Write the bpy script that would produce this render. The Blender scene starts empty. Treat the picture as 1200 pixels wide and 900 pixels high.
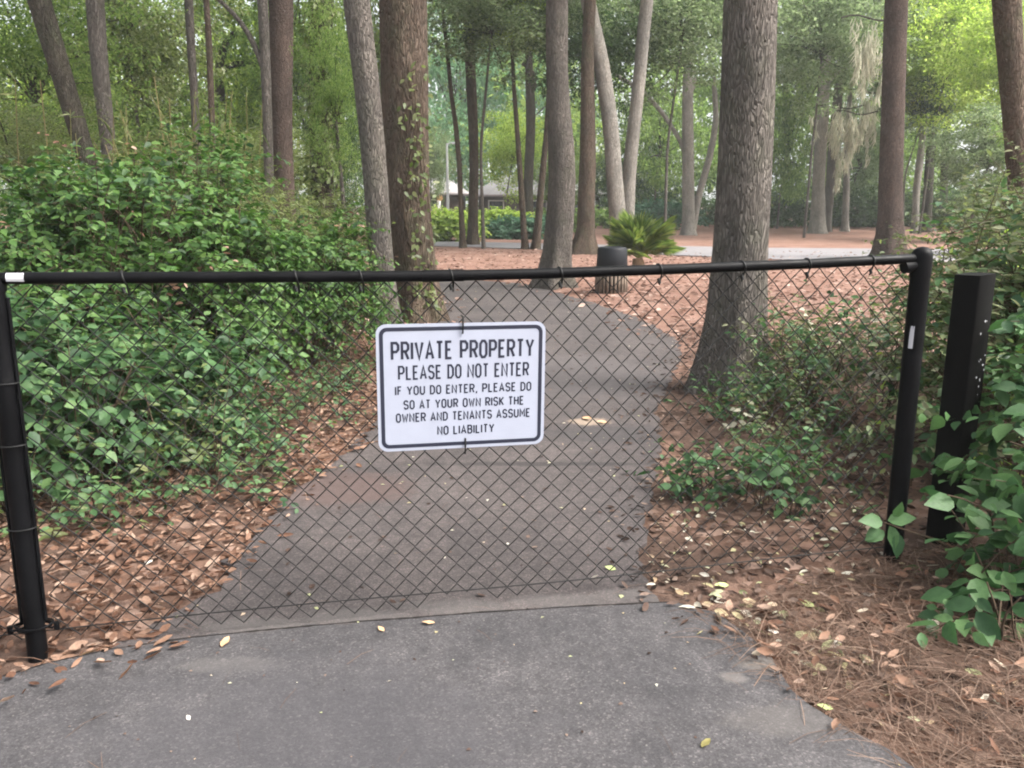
import bpy, math
import numpy as np
from mathutils import Vector

# ------------------------------------------------------------------ camera, sky, sun, exposure
S = bpy.context.scene
COL = S.collection
H = 1.48                      # camera height
PITCH = math.radians(12.7)
FPX = 930.0                   # focal length in photo pixels (1200 wide)
cam_d = bpy.data.cameras.new("camera")
cam_d.sensor_width = 36.0
cam_d.lens = FPX / 1200 * 36
cam_d.clip_start = 0.05
cam_d.clip_end = 2000
cam = bpy.data.objects.new("camera", cam_d)
cam.location = (0, 0, H)
cam.rotation_euler = (math.pi / 2 - PITCH, 0, 0)
COL.objects.link(cam)
S.camera = cam

SUN_EL, SUN_AZ = math.radians(50), math.radians(105)      # azimuth from +Y towards +X
w = bpy.data.worlds.new("World")
S.world = w
w.use_nodes = True
nt = w.node_tree
bg = nt.nodes["Background"]
sky = nt.nodes.new("ShaderNodeTexSky")
sky.sky_type = 'NISHITA'
sky.sun_disc = False
sky.sun_elevation = SUN_EL
sky.sun_rotation = SUN_AZ
sky.air_density = 1.0
sky.dust_density = 6.0
sky.ozone_density = 1.0
cloud = nt.nodes.new("ShaderNodeHueSaturation")      # thin even overcast: most of the blue is gone
cloud.inputs['Saturation'].default_value = .30
nt.links.new(sky.outputs[0], cloud.inputs['Color'])
nt.links.new(cloud.outputs[0], bg.inputs[0])
bg.inputs[1].default_value = 0.15
sun_d = bpy.data.lights.new("sun", 'SUN')
sun_d.energy = 1.5
sun_d.angle = math.radians(25)
sun_d.color = (1.0, 0.95, 0.88)
sun = bpy.data.objects.new("sun", sun_d)
COL.objects.link(sun)
sd = Vector((math.sin(SUN_AZ) * math.cos(SUN_EL), math.cos(SUN_AZ) * math.cos(SUN_EL), math.sin(SUN_EL)))
sun.rotation_euler = (-sd).to_track_quat('-Z', 'Y').to_euler()
S.view_settings.view_transform = 'Standard'
S.view_settings.look = 'None'
S.view_settings.exposure = 1.9
S.view_settings.gamma = 1.0
HAZE = .0010
S.render.engine = 'CYCLES'
S.cycles.filter_width = 2.0
S.cycles.max_bounces = 9
S.cycles.diffuse_bounces = 6
S.cycles.glossy_bounces = 2
S.cycles.transmission_bounces = 6
S.cycles.transparent_max_bounces = 4

# ------------------------------------------------------------------ helpers
CP, SP = math.cos(PITCH), math.sin(PITCH)

def ray(x, y):
    u, v = (x - 600) / FPX, (y - 450) / FPX
    return np.array([u, CP - v * SP, -SP - v * CP])

def G(x, y):                                   # ground point under a photo position
    d = ray(x, y); t = H / -d[2]
    return np.array([d[0] * t, d[1] * t, 0.0])

def P(x, y, Y):                                # point at world depth Y
    d = ray(x, y); t = Y / d[1]
    return np.array([d[0] * t, Y, H + d[2] * t])

def mpp(Y, z=1.0):                             # metres per photo pixel at depth Y
    return (Y * CP + (H - z) * SP) / FPX

def rng(s): return np.random.default_rng(s)

def nrm(a): return a / np.maximum(np.linalg.norm(a, axis=-1, keepdims=True), 1e-9)

def build(name, chunks, mat, parent=None, smooth=False, loc=None):
    """one mesh object out of (verts, faces) chunks"""
    Vs, loops, starts, tot, off = [], [], [], 0, 0
    for V, F in chunks:
        V = np.asarray(V, dtype=np.float32).reshape(-1, 3)
        F = np.asarray(F, dtype=np.int32)
        if len(F) == 0: continue
        Vs.append(V)
        loops.append((F + off).ravel())
        starts.append(tot + np.arange(len(F)) * F.shape[1])
        tot += F.size; off += len(V)
    V = np.concatenate(Vs); Lp = np.concatenate(loops); St = np.concatenate(starts)
    if loc is not None: V = V - np.asarray(loc, dtype=np.float32)
    me = bpy.data.meshes.new(name)
    me.vertices.add(len(V)); me.vertices.foreach_set("co", V.ravel())
    me.loops.add(len(Lp)); me.loops.foreach_set("vertex_index", Lp.astype(np.int32))
    me.polygons.add(len(St)); me.polygons.foreach_set("loop_start", St.astype(np.int32))
    me.update(calc_edges=True); me.validate()
    if smooth: me.polygons.foreach_set("use_smooth", np.ones(len(me.polygons), dtype=bool))
    if mat: me.materials.append(mat)
    o = bpy.data.objects.new(name, me)
    COL.objects.link(o)
    if parent: o.parent = parent
    elif loc is not None: o.location = tuple(float(c) for c in loc)
    return o

def tag(o, label, cat, group=None):
    o['label'] = label; o['category'] = cat
    if group: o['group'] = group
    return o

def thing(name, label, cat, loc=(0, 0, 0), group=None):
    o = bpy.data.objects.new(name, None)
    o.empty_display_size = .2
    o.location = tuple(float(c) for c in loc)
    COL.objects.link(o)
    return tag(o, label, cat, group)

def struct(o): o['kind'] = 'structure'; return o
def stuff(o, label=None, cat=None):
    o['kind'] = 'stuff'
    if label: o['label'] = label; o['category'] = cat
    return o

def tube(pts, rad, sides=8, cap=True, jitter=0, seed=0, flare=None):
    pts = np.asarray(pts, float); n = len(pts)
    rad = np.broadcast_to(np.asarray(rad, float), (n,))
    T = nrm(np.gradient(pts, axis=0))
    ref = np.array([0, 0, 1.0]) if abs(T[:, 2].mean()) < .8 else np.array([0, 1.0, 0])
    A = nrm(np.cross(T, ref)); B = np.cross(T, A)
    a = np.linspace(0, 2 * np.pi, sides, endpoint=False)
    R = rad[:, None] * np.ones(sides)[None]
    if jitter:
        r = rng(seed)
        base = 0
        for k in range(2, 7):
            base = base + np.sin(k * a[None] + r.uniform(0, 6.3) + np.linspace(0, r.uniform(-2, 2), n)[:, None]) / k
        R = R * (1 + jitter * base + jitter * .3 * r.normal(size=R.shape))
        if flare is not None:
            R = R * (1 + flare[:, None] * (.8 + .7 * np.sin(5 * a + r.uniform(0, 6)))[None])
    V = pts[:, None] + R[..., None] * (np.cos(a)[None, :, None] * A[:, None] + np.sin(a)[None, :, None] * B[:, None])
    i = np.arange(n - 1)[:, None] * sides; j = np.arange(sides)[None]; j2 = (j + 1) % sides
    F = np.stack([i + j, i + j2, i + sides + j2, i + sides + j], -1).reshape(-1, 4)
    out = [(V.reshape(-1, 3), F)]
    if cap:
        for k, s in ((0, -1), (n - 1, 1)):
            c = V[k]; ctr = c.mean(0)
            Fc = np.array([[q, (q + 1) % sides, sides] for q in range(sides)])
            if s < 0: Fc = Fc[:, ::-1]
            out.append((np.vstack([c, ctr]), Fc))
    return out

def tubes_vec(paths, rad, sides=3):
    T = nrm(np.gradient(paths, axis=1)); ref = np.array([.3, .2, 1.0])
    A = nrm(np.cross(T, ref)); B = np.cross(T, A)
    a = np.linspace(0, 2 * np.pi, sides, endpoint=False)
    V = paths[:, :, None] + rad[:, :, None, None] * (np.cos(a)[None, None, :, None] * A[:, :, None] + np.sin(a)[None, None, :, None] * B[:, :, None])
    n, m = paths.shape[:2]
    o = (np.arange(n) * m * sides)[:, None, None]; i = (np.arange(m - 1) * sides)[None, :, None]
    j = np.arange(sides)[None, None]; j2 = (j + 1) % sides
    F = np.stack([o + i + j, o + i + j2, o + i + sides + j2, o + i + sides + j], -1).reshape(-1, 4)
    return (V.reshape(-1, 3), F)

def leaf_tpl(stations, droop, fold, twist=0.0):
    """pointed oval leaf: rows of left / middle / right vertices between base and tip"""
    v = [[0, 0, droop(0)]]
    for t, w_ in stations: v += [[t, -w_ / 2, droop(t) + fold - twist * t], [t, 0, droop(t)], [t, w_ / 2, droop(t) + fold + twist * t]]
    v.append([1, 0, droop(1)]); n_ = len(stations); f = [[0, 2, 1], [0, 3, 2]]
    for k in range(n_ - 1):
        a = 1 + 3 * k
        for q in (0, 1): f += [[a + q, a + q + 1, a + q + 4], [a + q, a + q + 4, a + q + 3]]
    a = 1 + 3 * (n_ - 1); t = len(v) - 1
    f += [[a, a + 1, t], [a + 1, a + 2, t]]
    return np.array(v, float), np.array(f)
BROAD = leaf_tpl([(.16, .62), (.42, 1.0), (.72, .66)], lambda t: -.16 * t * t, .07)
QUAD = (np.array([[0, 0, 0], [.45, .5, .10], [1, 0, -.06], [.45, -.5, .10]]), np.array([[0, 1, 2, 3]]))
CURL = leaf_tpl([(.16, .55), (.45, 1.0), (.78, .6)], lambda t: .22 * (t - .45) ** 2, .07, .06)

def leaves(Pn, D, N, L, W, tpl=BROAD):
    """Pn base points, D axis, N normal hint, L length, W width (arrays)"""
    X = nrm(D); Z = nrm(N - (N * X).sum(-1, keepdims=True) * X); Yv = np.cross(Z, X)
    t, f = tpl; n = len(Pn); L = np.broadcast_to(L, (n,)); W = np.broadcast_to(W, (n,))
    V = Pn[:, None] + t[None, :, 0, None] * L[:, None, None] * X[:, None] + t[None, :, 1, None] * W[:, None, None] * Yv[:, None] + t[None, :, 2, None] * L[:, None, None] * Z[:, None]
    F = (np.arange(n) * len(t))[:, None, None] + f[None]
    return (V.reshape(-1, 3), F.reshape(-1, f.shape[1]))

def box(c, s, rz=0):
    c = np.asarray(c, float); s = np.asarray(s, float) / 2
    v = np.array([[x, y, z] for z in (-1, 1) for y in (-1, 1) for x in (-1, 1)]) * s
    ca, sa = math.cos(rz), math.sin(rz)
    v = np.stack([v[:, 0] * ca - v[:, 1] * sa, v[:, 0] * sa + v[:, 1] * ca, v[:, 2]], -1) + c
    f = np.array([[0, 2, 3, 1], [4, 5, 7, 6], [0, 1, 5, 4], [2, 6, 7, 3], [0, 4, 6, 2], [1, 3, 7, 5]])
    return (v, f)

def lathe(profile, c, sides=20):
    pr = np.asarray(profile, float); a = np.linspace(0, 2 * np.pi, sides, endpoint=False)
    V = np.stack([pr[:, 0, None] * np.cos(a) + c[0], pr[:, 0, None] * np.sin(a) + c[1], np.repeat(pr[:, 1, None], sides, 1) + c[2]], -1)
    n = len(pr); i = np.arange(n - 1)[:, None] * sides; j = np.arange(sides)[None]; j2 = (j + 1) % sides
    return (V.reshape(-1, 3), np.stack([i + j, i + j2, i + sides + j2, i + sides + j], -1).reshape(-1, 4))

def in_poly(x, y, poly):
    r = np.zeros(np.shape(x), bool); p = np.asarray(poly); n = len(p)
    for i in range(n):
        x1, y1 = p[i][:2]; x2, y2 = p[(i + 1) % n][:2]
        c = ((y1 > y) != (y2 > y)) & (x < (x2 - x1) * (y - y1) / (y2 - y1 + 1e-12) + x1)
        r ^= c
    return r

def dist_poly(x, y, poly):
    p = np.asarray(poly)[:, :2]; d = np.full(np.shape(x), 1e9); n = len(p)
    for i in range(n):
        a, b = p[i], p[(i + 1) % n]; ab = b - a
        t = np.clip(((x - a[0]) * ab[0] + (y - a[1]) * ab[1]) / (ab @ ab + 1e-12), 0, 1)
        d = np.minimum(d, np.hypot(x - a[0] - t * ab[0], y - a[1] - t * ab[1]))
    return d

# ------------------------------------------------------------------ materials
def new_mat(name):
    m = bpy.data.materials.new(name); m.use_nodes = True
    return m, m.node_tree, m.node_tree.nodes["Principled BSDF"]

def N(nt, t, **kw):
    n = nt.nodes.new(t)
    for k, v in kw.items():
        if k in n.inputs: n.inputs[k].default_value = v
        else: setattr(n, k, v)
    return n

def ramp(nt, stops, interp='LINEAR'):
    r = nt.nodes.new("ShaderNodeValToRGB"); e = r.color_ramp.elements
    r.color_ramp.interpolation = interp
    while len(e) < len(stops): e.new(.5)
    for q, (p, c) in zip(e, stops):
        q.position = p; q.color = (*c, 1) if len(c) == 3 else c
    return r

def mixc(nt, fac, a, b, mode='MIX'):
    m = nt.nodes.new("ShaderNodeMix"); m.data_type = 'RGBA'; m.blend_type = mode
    for sock, v in ((m.inputs[0], fac), (m.inputs[6], a), (m.inputs[7], b)):
        if hasattr(v, 'is_output'): nt.links.new(v, sock)
        elif isinstance(v, (int, float)): sock.default_value = v
        else: sock.default_value = (*v, 1)
    return m.outputs[2]

def coords(nt, scale=(1, 1, 1)):
    tc = nt.nodes.new("ShaderNodeTexCoord"); mp = nt.nodes.new("ShaderNodeMapping")
    mp.inputs['Scale'].default_value = scale
    nt.links.new(tc.outputs['Object'], mp.inputs[0])
    return mp.outputs[0]

def noise(nt, co, scale, detail=4, rough=.6):
    n = N(nt, "ShaderNodeTexNoise", Scale=scale, Detail=detail, Roughness=rough)
    nt.links.new(co, n.inputs['Vector'])
    return n.outputs[0]

def bump(nt, h, p, strength=.5, dist=.02):
    b = N(nt, "ShaderNodeBump", Strength=strength, Distance=dist)
    nt.links.new(h, b.inputs['Height']); nt.links.new(b.outputs[0], p.inputs['Normal'])

def leaf_mat(name, cols, trans=.35, rough=.45, spec=.5, blotch=True):
    m, nt, p = new_mat(name)
    g = nt.nodes.new("ShaderNodeNewGeometry")
    n = len(cols)
    r = ramp(nt, [((i + .0) / max(n - 1, 1), c) for i, c in enumerate(cols)])
    nt.links.new(g.outputs['Random Per Island'], r.inputs[0])
    if blotch:
        bl = ramp(nt, [(.3, (.68, .7, .66)), (.55, (1, 1, 1)), (.8, (1.3, 1.25, 1.1))]); nt.links.new(noise(nt, coords(nt), 70, 5, .7), bl.inputs[0])
        nt.links.new(mixc(nt, 1.0, r.outputs[0], bl.outputs[0], 'MULTIPLY'), p.inputs['Base Color'])
        bump(nt, noise(nt, coords(nt), 160, 3), p, .35, .004)
    else: nt.links.new(r.outputs[0], p.inputs['Base Color'])
    p.inputs['Roughness'].default_value = rough
    p.inputs['Specular IOR Level'].default_value = spec
    if trans > 0:
        t = nt.nodes.new("ShaderNodeBsdfTranslucent")
        hs = N(nt, "ShaderNodeHueSaturation", Saturation=1.1, Value=1.5)
        nt.links.new(r.outputs[0], hs.inputs['Color']); nt.links.new(hs.outputs[0], t.inputs[0])
        mx = N(nt, "ShaderNodeMixShader"); mx.inputs[0].default_value = trans
        nt.links.new(p.outputs[0], mx.inputs[1]); nt.links.new(t.outputs[0], mx.inputs[2])
        nt.links.new(mx.outputs[0], nt.nodes["Material Output"].inputs[0])
    return m

def bark_mat(name, dark, mid, light, vs=1.0, moss=0.0, plates=False):
    m, nt, p = new_mat(name)
    co = coords(nt, (1, 1, .2 if not plates else .3))
    n1 = noise(nt, co, 34 * vs, 7, .75)
    vor = N(nt, "ShaderNodeTexVoronoi", Scale=44 * vs, feature='DISTANCE_TO_EDGE')
    wob = noise(nt, co, 9 * vs, 3)
    add = nt.nodes.new("ShaderNodeVectorMath"); add.operation = 'MULTIPLY_ADD'
    nt.links.new(wob, add.inputs[0]); add.inputs[1].default_value = (.12, .12, .12); nt.links.new(co, add.inputs[2])
    nt.links.new(add.outputs[0], vor.inputs['Vector'])
    crack = ramp(nt, [(0.0, (0, 0, 0)), (.22, (1, 1, 1))])
    nt.links.new(vor.outputs['Distance'], crack.inputs[0])
    base = ramp(nt, [(.28, dark), (.5, mid), (.75, light)])
    nt.links.new(n1, base.inputs[0])
    big = ramp(nt, [(.35, (.72, .72, .72)), (.65, (1.15, 1.12, 1.08))])
    nt.links.new(noise(nt, coords(nt, (1, 1, .5)), 2.3, 4), big.inputs[0])
    c = mixc(nt, 1.0, base.outputs[0], big.outputs[0], 'MULTIPLY')
    inv = nt.nodes.new("ShaderNodeMath"); inv.operation = 'SUBTRACT'; inv.inputs[0].default_value = 1
    nt.links.new(crack.outputs[0], inv.inputs[1])
    sc = nt.nodes.new("ShaderNodeMath"); sc.operation = 'MULTIPLY'; sc.inputs[1].default_value = .38
    nt.links.new(inv.outputs[0], sc.inputs[0])
    c = mixc(nt, sc.outputs[0], c, tuple(x * .6 for x in dark))
    if moss:
        mr = ramp(nt, [(.48, (0, 0, 0)), (.7, (moss, moss, moss))])
        nt.links.new(noise(nt, coords(nt, (1, 1, .6)), 4.5, 5), mr.inputs[0])
        c = mixc(nt, mr.outputs[0], c, (.07, .085, .045))
    nt.links.new(c, p.inputs['Base Color'])
    p.inputs['Roughness'].default_value = .95
    p.inputs['Specular IOR Level'].default_value = .15
    hs = nt.nodes.new("ShaderNodeMath"); hs.operation = 'MULTIPLY_ADD'; hs.inputs[1].default_value = .6
    nt.links.new(n1, hs.inputs[0]); nt.links.new(crack.outputs[0], hs.inputs[2])
    bump(nt, hs.outputs[0], p, .9, .03)
    return m

def plain(name, c, rough=.5, spec=.5, metal=0, var=.0, scale=30, bumpy=0):
    m, nt, p = new_mat(name)
    if var:
        r = ramp(nt, [(.3, tuple(x * (1 - var) for x in c)), (.7, tuple(min(1, x * (1 + var)) for x in c))])
        n = noise(nt, coords(nt), scale, 5)
        nt.links.new(n, r.inputs[0]); nt.links.new(r.outputs[0], p.inputs['Base Color'])
        if bumpy: bump(nt, n, p, bumpy, .01)
    else: p.inputs['Base Color'].default_value = (*c, 1)
    p.inputs['Roughness'].default_value = rough
    p.inputs['Specular IOR Level'].default_value = spec
    p.inputs['Metallic'].default_value = metal
    return m

M = {}
M['grey_bark'] = bark_mat('grey_bark', (.080, .070, .062), (.152, .134, .120), (.232, .208, .188), 1.0, moss=.25)
M['brown_bark'] = bark_mat('brown_bark', (.058, .041, .031), (.112, .083, .064), (.173, .136, .109), .8, moss=.35)
M['pine_bark'] = bark_mat('pine_bark', (.045, .032, .027), (.098, .071, .060), (.165, .128, .109), .9, plates=True)
M['pale_bark'] = bark_mat('pale_bark', (.18, .162, .142), (.325, .303, .272), (.45, .425, .39), 1.0)
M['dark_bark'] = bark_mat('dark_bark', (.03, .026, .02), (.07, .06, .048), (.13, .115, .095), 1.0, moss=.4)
M['leaf_bush'] = leaf_mat('leaf_bush', [(.013, .034, .009), (.027, .067, .014), (.043, .100, .021), (.062, .128, .027), (.076, .147, .032), (.100, .171, .043)], .3, .5, .3)
M['leaf_vine'] = leaf_mat('leaf_vine', [(.021, .052, .021), (.038, .085, .033), (.057, .119, .046), (.081, .147, .055), (.104, .176, .062)], .3, .5, .3)
M['leaf_olive'] = leaf_mat('leaf_olive', [(.06, .085, .025), (.10, .135, .04), (.15, .19, .065), (.21, .23, .10)], .5, .45)
M['leaf_right'] = leaf_mat('leaf_right', [(.035, .06, .02), (.06, .095, .032), (.10, .135, .05), (.15, .17, .075), (.22, .22, .14)], .3, .55, .3)
M['leaf_fresh'] = leaf_mat('leaf_fresh', [(.025, .064, .025), (.043, .098, .036), (.064, .136, .047), (.093, .170, .064)], .28, .52, .3)
M['leaf_mid'] = leaf_mat('leaf_mid', [(.07, .12, .035), (.12, .19, .055), (.18, .26, .075), (.26, .34, .11)], .58, .6, .3)
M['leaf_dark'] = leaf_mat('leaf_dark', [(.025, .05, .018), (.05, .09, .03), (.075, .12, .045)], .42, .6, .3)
M['leaf_oak'] = leaf_mat('leaf_oak', [(.065, .10, .045), (.12, .165, .075), (.17, .22, .11), (.23, .28, .16)], .55, .6, .3)
M['leaf_lime'] = leaf_mat('leaf_lime', [(.13, .20, .04), (.22, .31, .065), (.33, .43, .10), (.43, .5, .17)], .6, .6, .3)
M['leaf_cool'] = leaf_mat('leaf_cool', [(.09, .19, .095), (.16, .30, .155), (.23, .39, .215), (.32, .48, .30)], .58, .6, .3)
M['leaf_hedge'] = leaf_mat('leaf_hedge', [(.03, .08, .045), (.06, .13, .075), (.10, .19, .115)], .35, .6, .3)
M['moss'] = leaf_mat('moss', [(.3, .3, .23), (.42, .41, .32), (.53, .5, .41)], .45, .9, .1)
M['stem'] = plain('stem', (.07, .05, .035), .9, .1, var=.4)
M['cane'] = leaf_mat('cane', [(.16, .13, .06), (.28, .23, .11), (.2, .2, .07)], .2, .7, .2)
M['litter'] = leaf_mat('litter', [(.056, .028, .018), (.112, .056, .036), (.176, .096, .064), (.240, .144, .100), (.352, .248, .192)], .15, .75, .2)
M['litter_dark'] = leaf_mat('litter_dark', [(.024, .015, .012), (.047, .030, .023), (.085, .054, .043), (.187, .136, .111)], .1, .8, .2)
M['litter_far'] = leaf_mat('litter_far', [(.10, .055, .042), (.18, .108, .084), (.28, .185, .148), (.39, .29, .245)], .15, .8, .2)
M['straw'] = leaf_mat('straw', [(.04, .024, .016), (.08, .045, .030), (.12, .072, .05), (.20, .135, .10)], 0, .7, .3)
M['leaf_fallen'] = leaf_mat('leaf_fallen', [(.46, .44, .37), (.36, .25, .16), (.30, .32, .16), (.52, .48, .41)], .12, .6, .3)
M['black_vinyl'] = plain('black_vinyl', (.004, .004, .0045), .42, .2, var=.25, scale=14)
M['wire_vinyl'] = plain('wire_vinyl', (.006, .006, .006), .55, .3)
M['black_wood'] = plain('black_wood', (.005, .0045, .0045), .65, .2, var=.4, scale=20, bumpy=.3)
M['sign_white'] = plain('sign_white', (.325, .345, .415), .35, .5, var=.035, scale=11)
M['sign_ink'] = plain('sign_ink', (.018, .02, .035), .4, .4)
M['sticker'] = plain('sticker', (.42, .42, .44), .5)
M['roof'] = plain('roof', (.27, .255, .255), .9, .2, var=.15, scale=6)
M['wall_brown'] = plain('wall_brown', (.075, .055, .045), .9, .2, var=.15, scale=8)
M['trim_white'] = plain('trim_white', (.7, .69, .66), .7)
M['glass'] = plain('window_glass', (.02, .025, .03), .08, .6)
M['metal_grey'] = plain('metal_grey', (.45, .46, .46), .5, .5)
M['wreath'] = plain('wreath', (.6, .36, .16), .8, .2, var=.3)
M['bin_black'] = plain('bin_black', (.006, .007, .010), .55, .25)
M['bin_wood'] = plain('bin_wood', (.17, .13, .10), .8, .3, var=.35, scale=12)
M['bin_gap'] = plain('bin_liner', (.015, .013, .012), .8)
M['frond'] = leaf_mat('frond', [(.065, .11, .028), (.12, .18, .045), (.19, .24, .065), (.28, .29, .10)], .35, .5)
M['palm_trunk'] = plain('palm_trunk', (.2, .13, .08), .95, .1, var=.4, scale=25, bumpy=.8)

def ground_mat():
    m, nt, p = new_mat('forest_floor')
    co = coords(nt)
    v = N(nt, "ShaderNodeTexVoronoi", Scale=17.0); nt.links.new(co, v.inputs['Vector'])
    sep = nt.nodes.new("ShaderNodeSeparateColor"); nt.links.new(v.outputs['Color'], sep.inputs[0])
    chips = ramp(nt, [(0, (.06, .034, .024)), (.4, (.12, .07, .05)), (.75, (.19, .115, .085)), (1, (.28, .19, .15))])
    nt.links.new(sep.outputs[0], chips.inputs[0])
    n1 = noise(nt, co, 1.2, 6, .65)
    fine = noise(nt, co, 60, 5, .7)
    soil = ramp(nt, [(.3, (.045, .03, .024)), (.7, (.105, .068, .052))]); nt.links.new(fine, soil.inputs[0])
    # far straw bed: paler, pinker straw towards the back
    sx = nt.nodes.new("ShaderNodeSeparateXYZ"); nt.links.new(co, sx.inputs[0])
    near = N(nt, "ShaderNodeMapRange"); near.inputs[1].default_value = 6.0; near.inputs[2].default_value = 11.0
    nt.links.new(sx.outputs[1], near.inputs[0])
    patch = ramp(nt, [(.42, (0, 0, 0)), (.6, (1, 1, 1))]); nt.links.new(n1, patch.inputs[0])
    a = mixc(nt, patch.outputs[0], soil.outputs[0], chips.outputs[0])
    straw = ramp(nt, [(.3, (.08, .042, .032)), (.48, (.185, .105, .08)), (.72, (.29, .195, .16))])
    mixn = nt.nodes.new("ShaderNodeMath"); mixn.operation = 'MULTIPLY_ADD'; mixn.inputs[1].default_value = .5
    nt.links.new(noise(nt, co, 14, 8, .85), mixn.inputs[0])
    hm = nt.nodes.new("ShaderNodeMath"); hm.operation = 'MULTIPLY'; hm.inputs[1].default_value = .5
    nt.links.new(n1, hm.inputs[0]); nt.links.new(hm.outputs[0], mixn.inputs[2]); nt.links.new(mixn.outputs[0], straw.inputs[0])
    c = mixc(nt, near.outputs[0], a, straw.outputs[0])
    nt.links.new(c, p.inputs['Base Color'])
    p.inputs['Roughness'].default_value = .95; p.inputs['Specular IOR Level'].default_value = .1
    bump(nt, fine, p, .6, .02)
    return m

def asphalt_mat(name, base, stains):
    m, nt, p = new_mat(name)
    co = coords(nt)
    agg = ramp(nt, [(.3, tuple(x * .6 for x in base)), (.5, base), (.68, tuple(x * 1.35 for x in base)), (.8, tuple(min(.5, x * 2.6) for x in base))])
    grit = noise(nt, co, 190, 3, .8); nt.links.new(grit, agg.inputs[0])
    big = ramp(nt, [(.3, (.72, .72, .74)), (.7, (1.3, 1.27, 1.25))]); nt.links.new(noise(nt, co, 1.7, 7, .65), big.inputs[0])
    c = mixc(nt, 1.0, agg.outputs[0], big.outputs[0], 'MULTIPLY')
    mott = ramp(nt, [(.32, (.78, .78, .78)), (.68, (1.24, 1.23, 1.22))]); nt.links.new(noise(nt, co, 14, 6, .7), mott.inputs[0])
    c = mixc(nt, 1.0, c, mott.outputs[0], 'MULTIPLY')
    peb = N(nt, "ShaderNodeTexVoronoi", Scale=150.0); nt.links.new(co, peb.inputs['Vector'])
    ps_ = nt.nodes.new("ShaderNodeSeparateColor"); nt.links.new(peb.outputs['Color'], ps_.inputs[0])
    pr_ = ramp(nt, [(0, (.78, .78, .78)), (.6, (1, 1, 1)), (.85, (1.12, 1.12, 1.11)), (1, (1.7, 1.65, 1.6))]); nt.links.new(ps_.outputs[0], pr_.inputs[0])
    c = mixc(nt, 1.0, c, pr_.outputs[0], 'MULTIPLY')
    vc = N(nt, "ShaderNodeTexVoronoi", Scale=1.15, feature='DISTANCE_TO_EDGE'); wv_ = nt.nodes.new("ShaderNodeVectorMath"); wv_.operation = 'MULTIPLY_ADD'
    wn_ = N(nt, "ShaderNodeTexNoise", Scale=3.5, Detail=7.0, Roughness=.7); nt.links.new(co, wn_.inputs['Vector'])
    nt.links.new(wn_.outputs['Color'], wv_.inputs[0]); wv_.inputs[1].default_value = (.5, .5, .0); nt.links.new(co, wv_.inputs[2]); nt.links.new(wv_.outputs[0], vc.inputs['Vector'])
    cr_ = ramp(nt, [(0, (.55, .55, .55)), (.006, (.4, .4, .4)), (.011, (0, 0, 0))]); nt.links.new(vc.outputs['Distance'], cr_.inputs[0])
    cm_ = ramp(nt, [(.5, (0, 0, 0)), (.62, (1, 1, 1))]); nt.links.new(noise(nt, co, .8, 3), cm_.inputs[0])
    c = mixc(nt, mixc(nt, 1.0, cr_.outputs[0], cm_.outputs[0], 'MULTIPLY'), c, tuple(x * .3 for x in base))
    sp = N(nt, "ShaderNodeTexVoronoi", Scale=21.0); nt.links.new(co, sp.inputs['Vector'])
    spr = ramp(nt, [(.0, (.8, .8, .8)), (.085, (0, 0, 0))]); nt.links.new(sp.outputs['Distance'], spr.inputs[0])
    c = mixc(nt, spr.outputs[0], c, (.2, .18, .165))
    for (x, y, rx, ry, col, k) in stains:       # worn or stained patches with ragged edges
        mp = nt.nodes.new("ShaderNodeMapping"); tc = nt.nodes.new("ShaderNodeTexCoord")
        mp.vector_type = 'POINT'
        mp.inputs['Location'].default_value = (-x / rx, -y / ry, 0); mp.inputs['Scale'].default_value = (1 / rx, 1 / ry, 0)
        nt.links.new(tc.outputs['Object'], mp.inputs[0])
        ln = nt.nodes.new("ShaderNodeVectorMath"); ln.operation = 'LENGTH'; nt.links.new(mp.outputs[0], ln.inputs[0])
        ad = nt.nodes.new("ShaderNodeMath"); ad.operation = 'MULTIPLY_ADD'; ad.inputs[1].default_value = 1.6
        nt.links.new(noise(nt, co, 6 if rx > .3 else 15, 7, .75), ad.inputs[0]); nt.links.new(ln.outputs[1], ad.inputs[2])
        rr = ramp(nt, [(.0, (k, k, k)), (.5, (k, k, k)), (1.0, (0, 0, 0))])
        mrr = N(nt, "ShaderNodeMapRange"); mrr.inputs[1].default_value = .9; mrr.inputs[2].default_value = 1.75
        nt.links.new(ad.outputs[0], mrr.inputs[0]); nt.links.new(mrr.outputs[0], rr.inputs[0])
        c = mixc(nt, rr.outputs[0], c, col)
    nt.links.new(c, p.inputs['Base Color'])
    p.inputs['Roughness'].default_value = .85; p.inputs['Specular IOR Level'].default_value = .3
    bump(nt, grit, p, .35, .004)
    return m

def scuffed(name, c, dust, rough):
    m, nt, p = new_mat(name)
    co = coords(nt); n1 = noise(nt, co, 9, 8, .75); n2 = noise(nt, coords(nt, (1, 1, .25)), 60, 4, .7)
    r1 = ramp(nt, [(.45, c), (.62, tuple(x * 1.8 for x in c)), (.78, dust)]); nt.links.new(n1, r1.inputs[0])
    r2 = ramp(nt, [(.66, (0, 0, 0)), (.74, (.6, .6, .6))]); nt.links.new(n2, r2.inputs[0])
    nt.links.new(mixc(nt, r2.outputs[0], r1.outputs[0], dust), p.inputs['Base Color'])
    rr = ramp(nt, [(.3, (rough - .1,) * 3), (.7, (rough + .25,) * 3)]); nt.links.new(n1, rr.inputs[0]); nt.links.new(rr.outputs[0], p.inputs['Roughness'])
    p.inputs['Specular IOR Level'].default_value = .09
    bump(nt, n2, p, .15, .003)
    return m
M['black_vinyl'] = scuffed('black_vinyl_worn', (.0025, .0025, .003), (.018, .0175, .0165), .4)
M['black_wood'] = scuffed('black_wood_worn', (.0025, .0023, .0022), (.015, .014, .013), .65)

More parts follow.
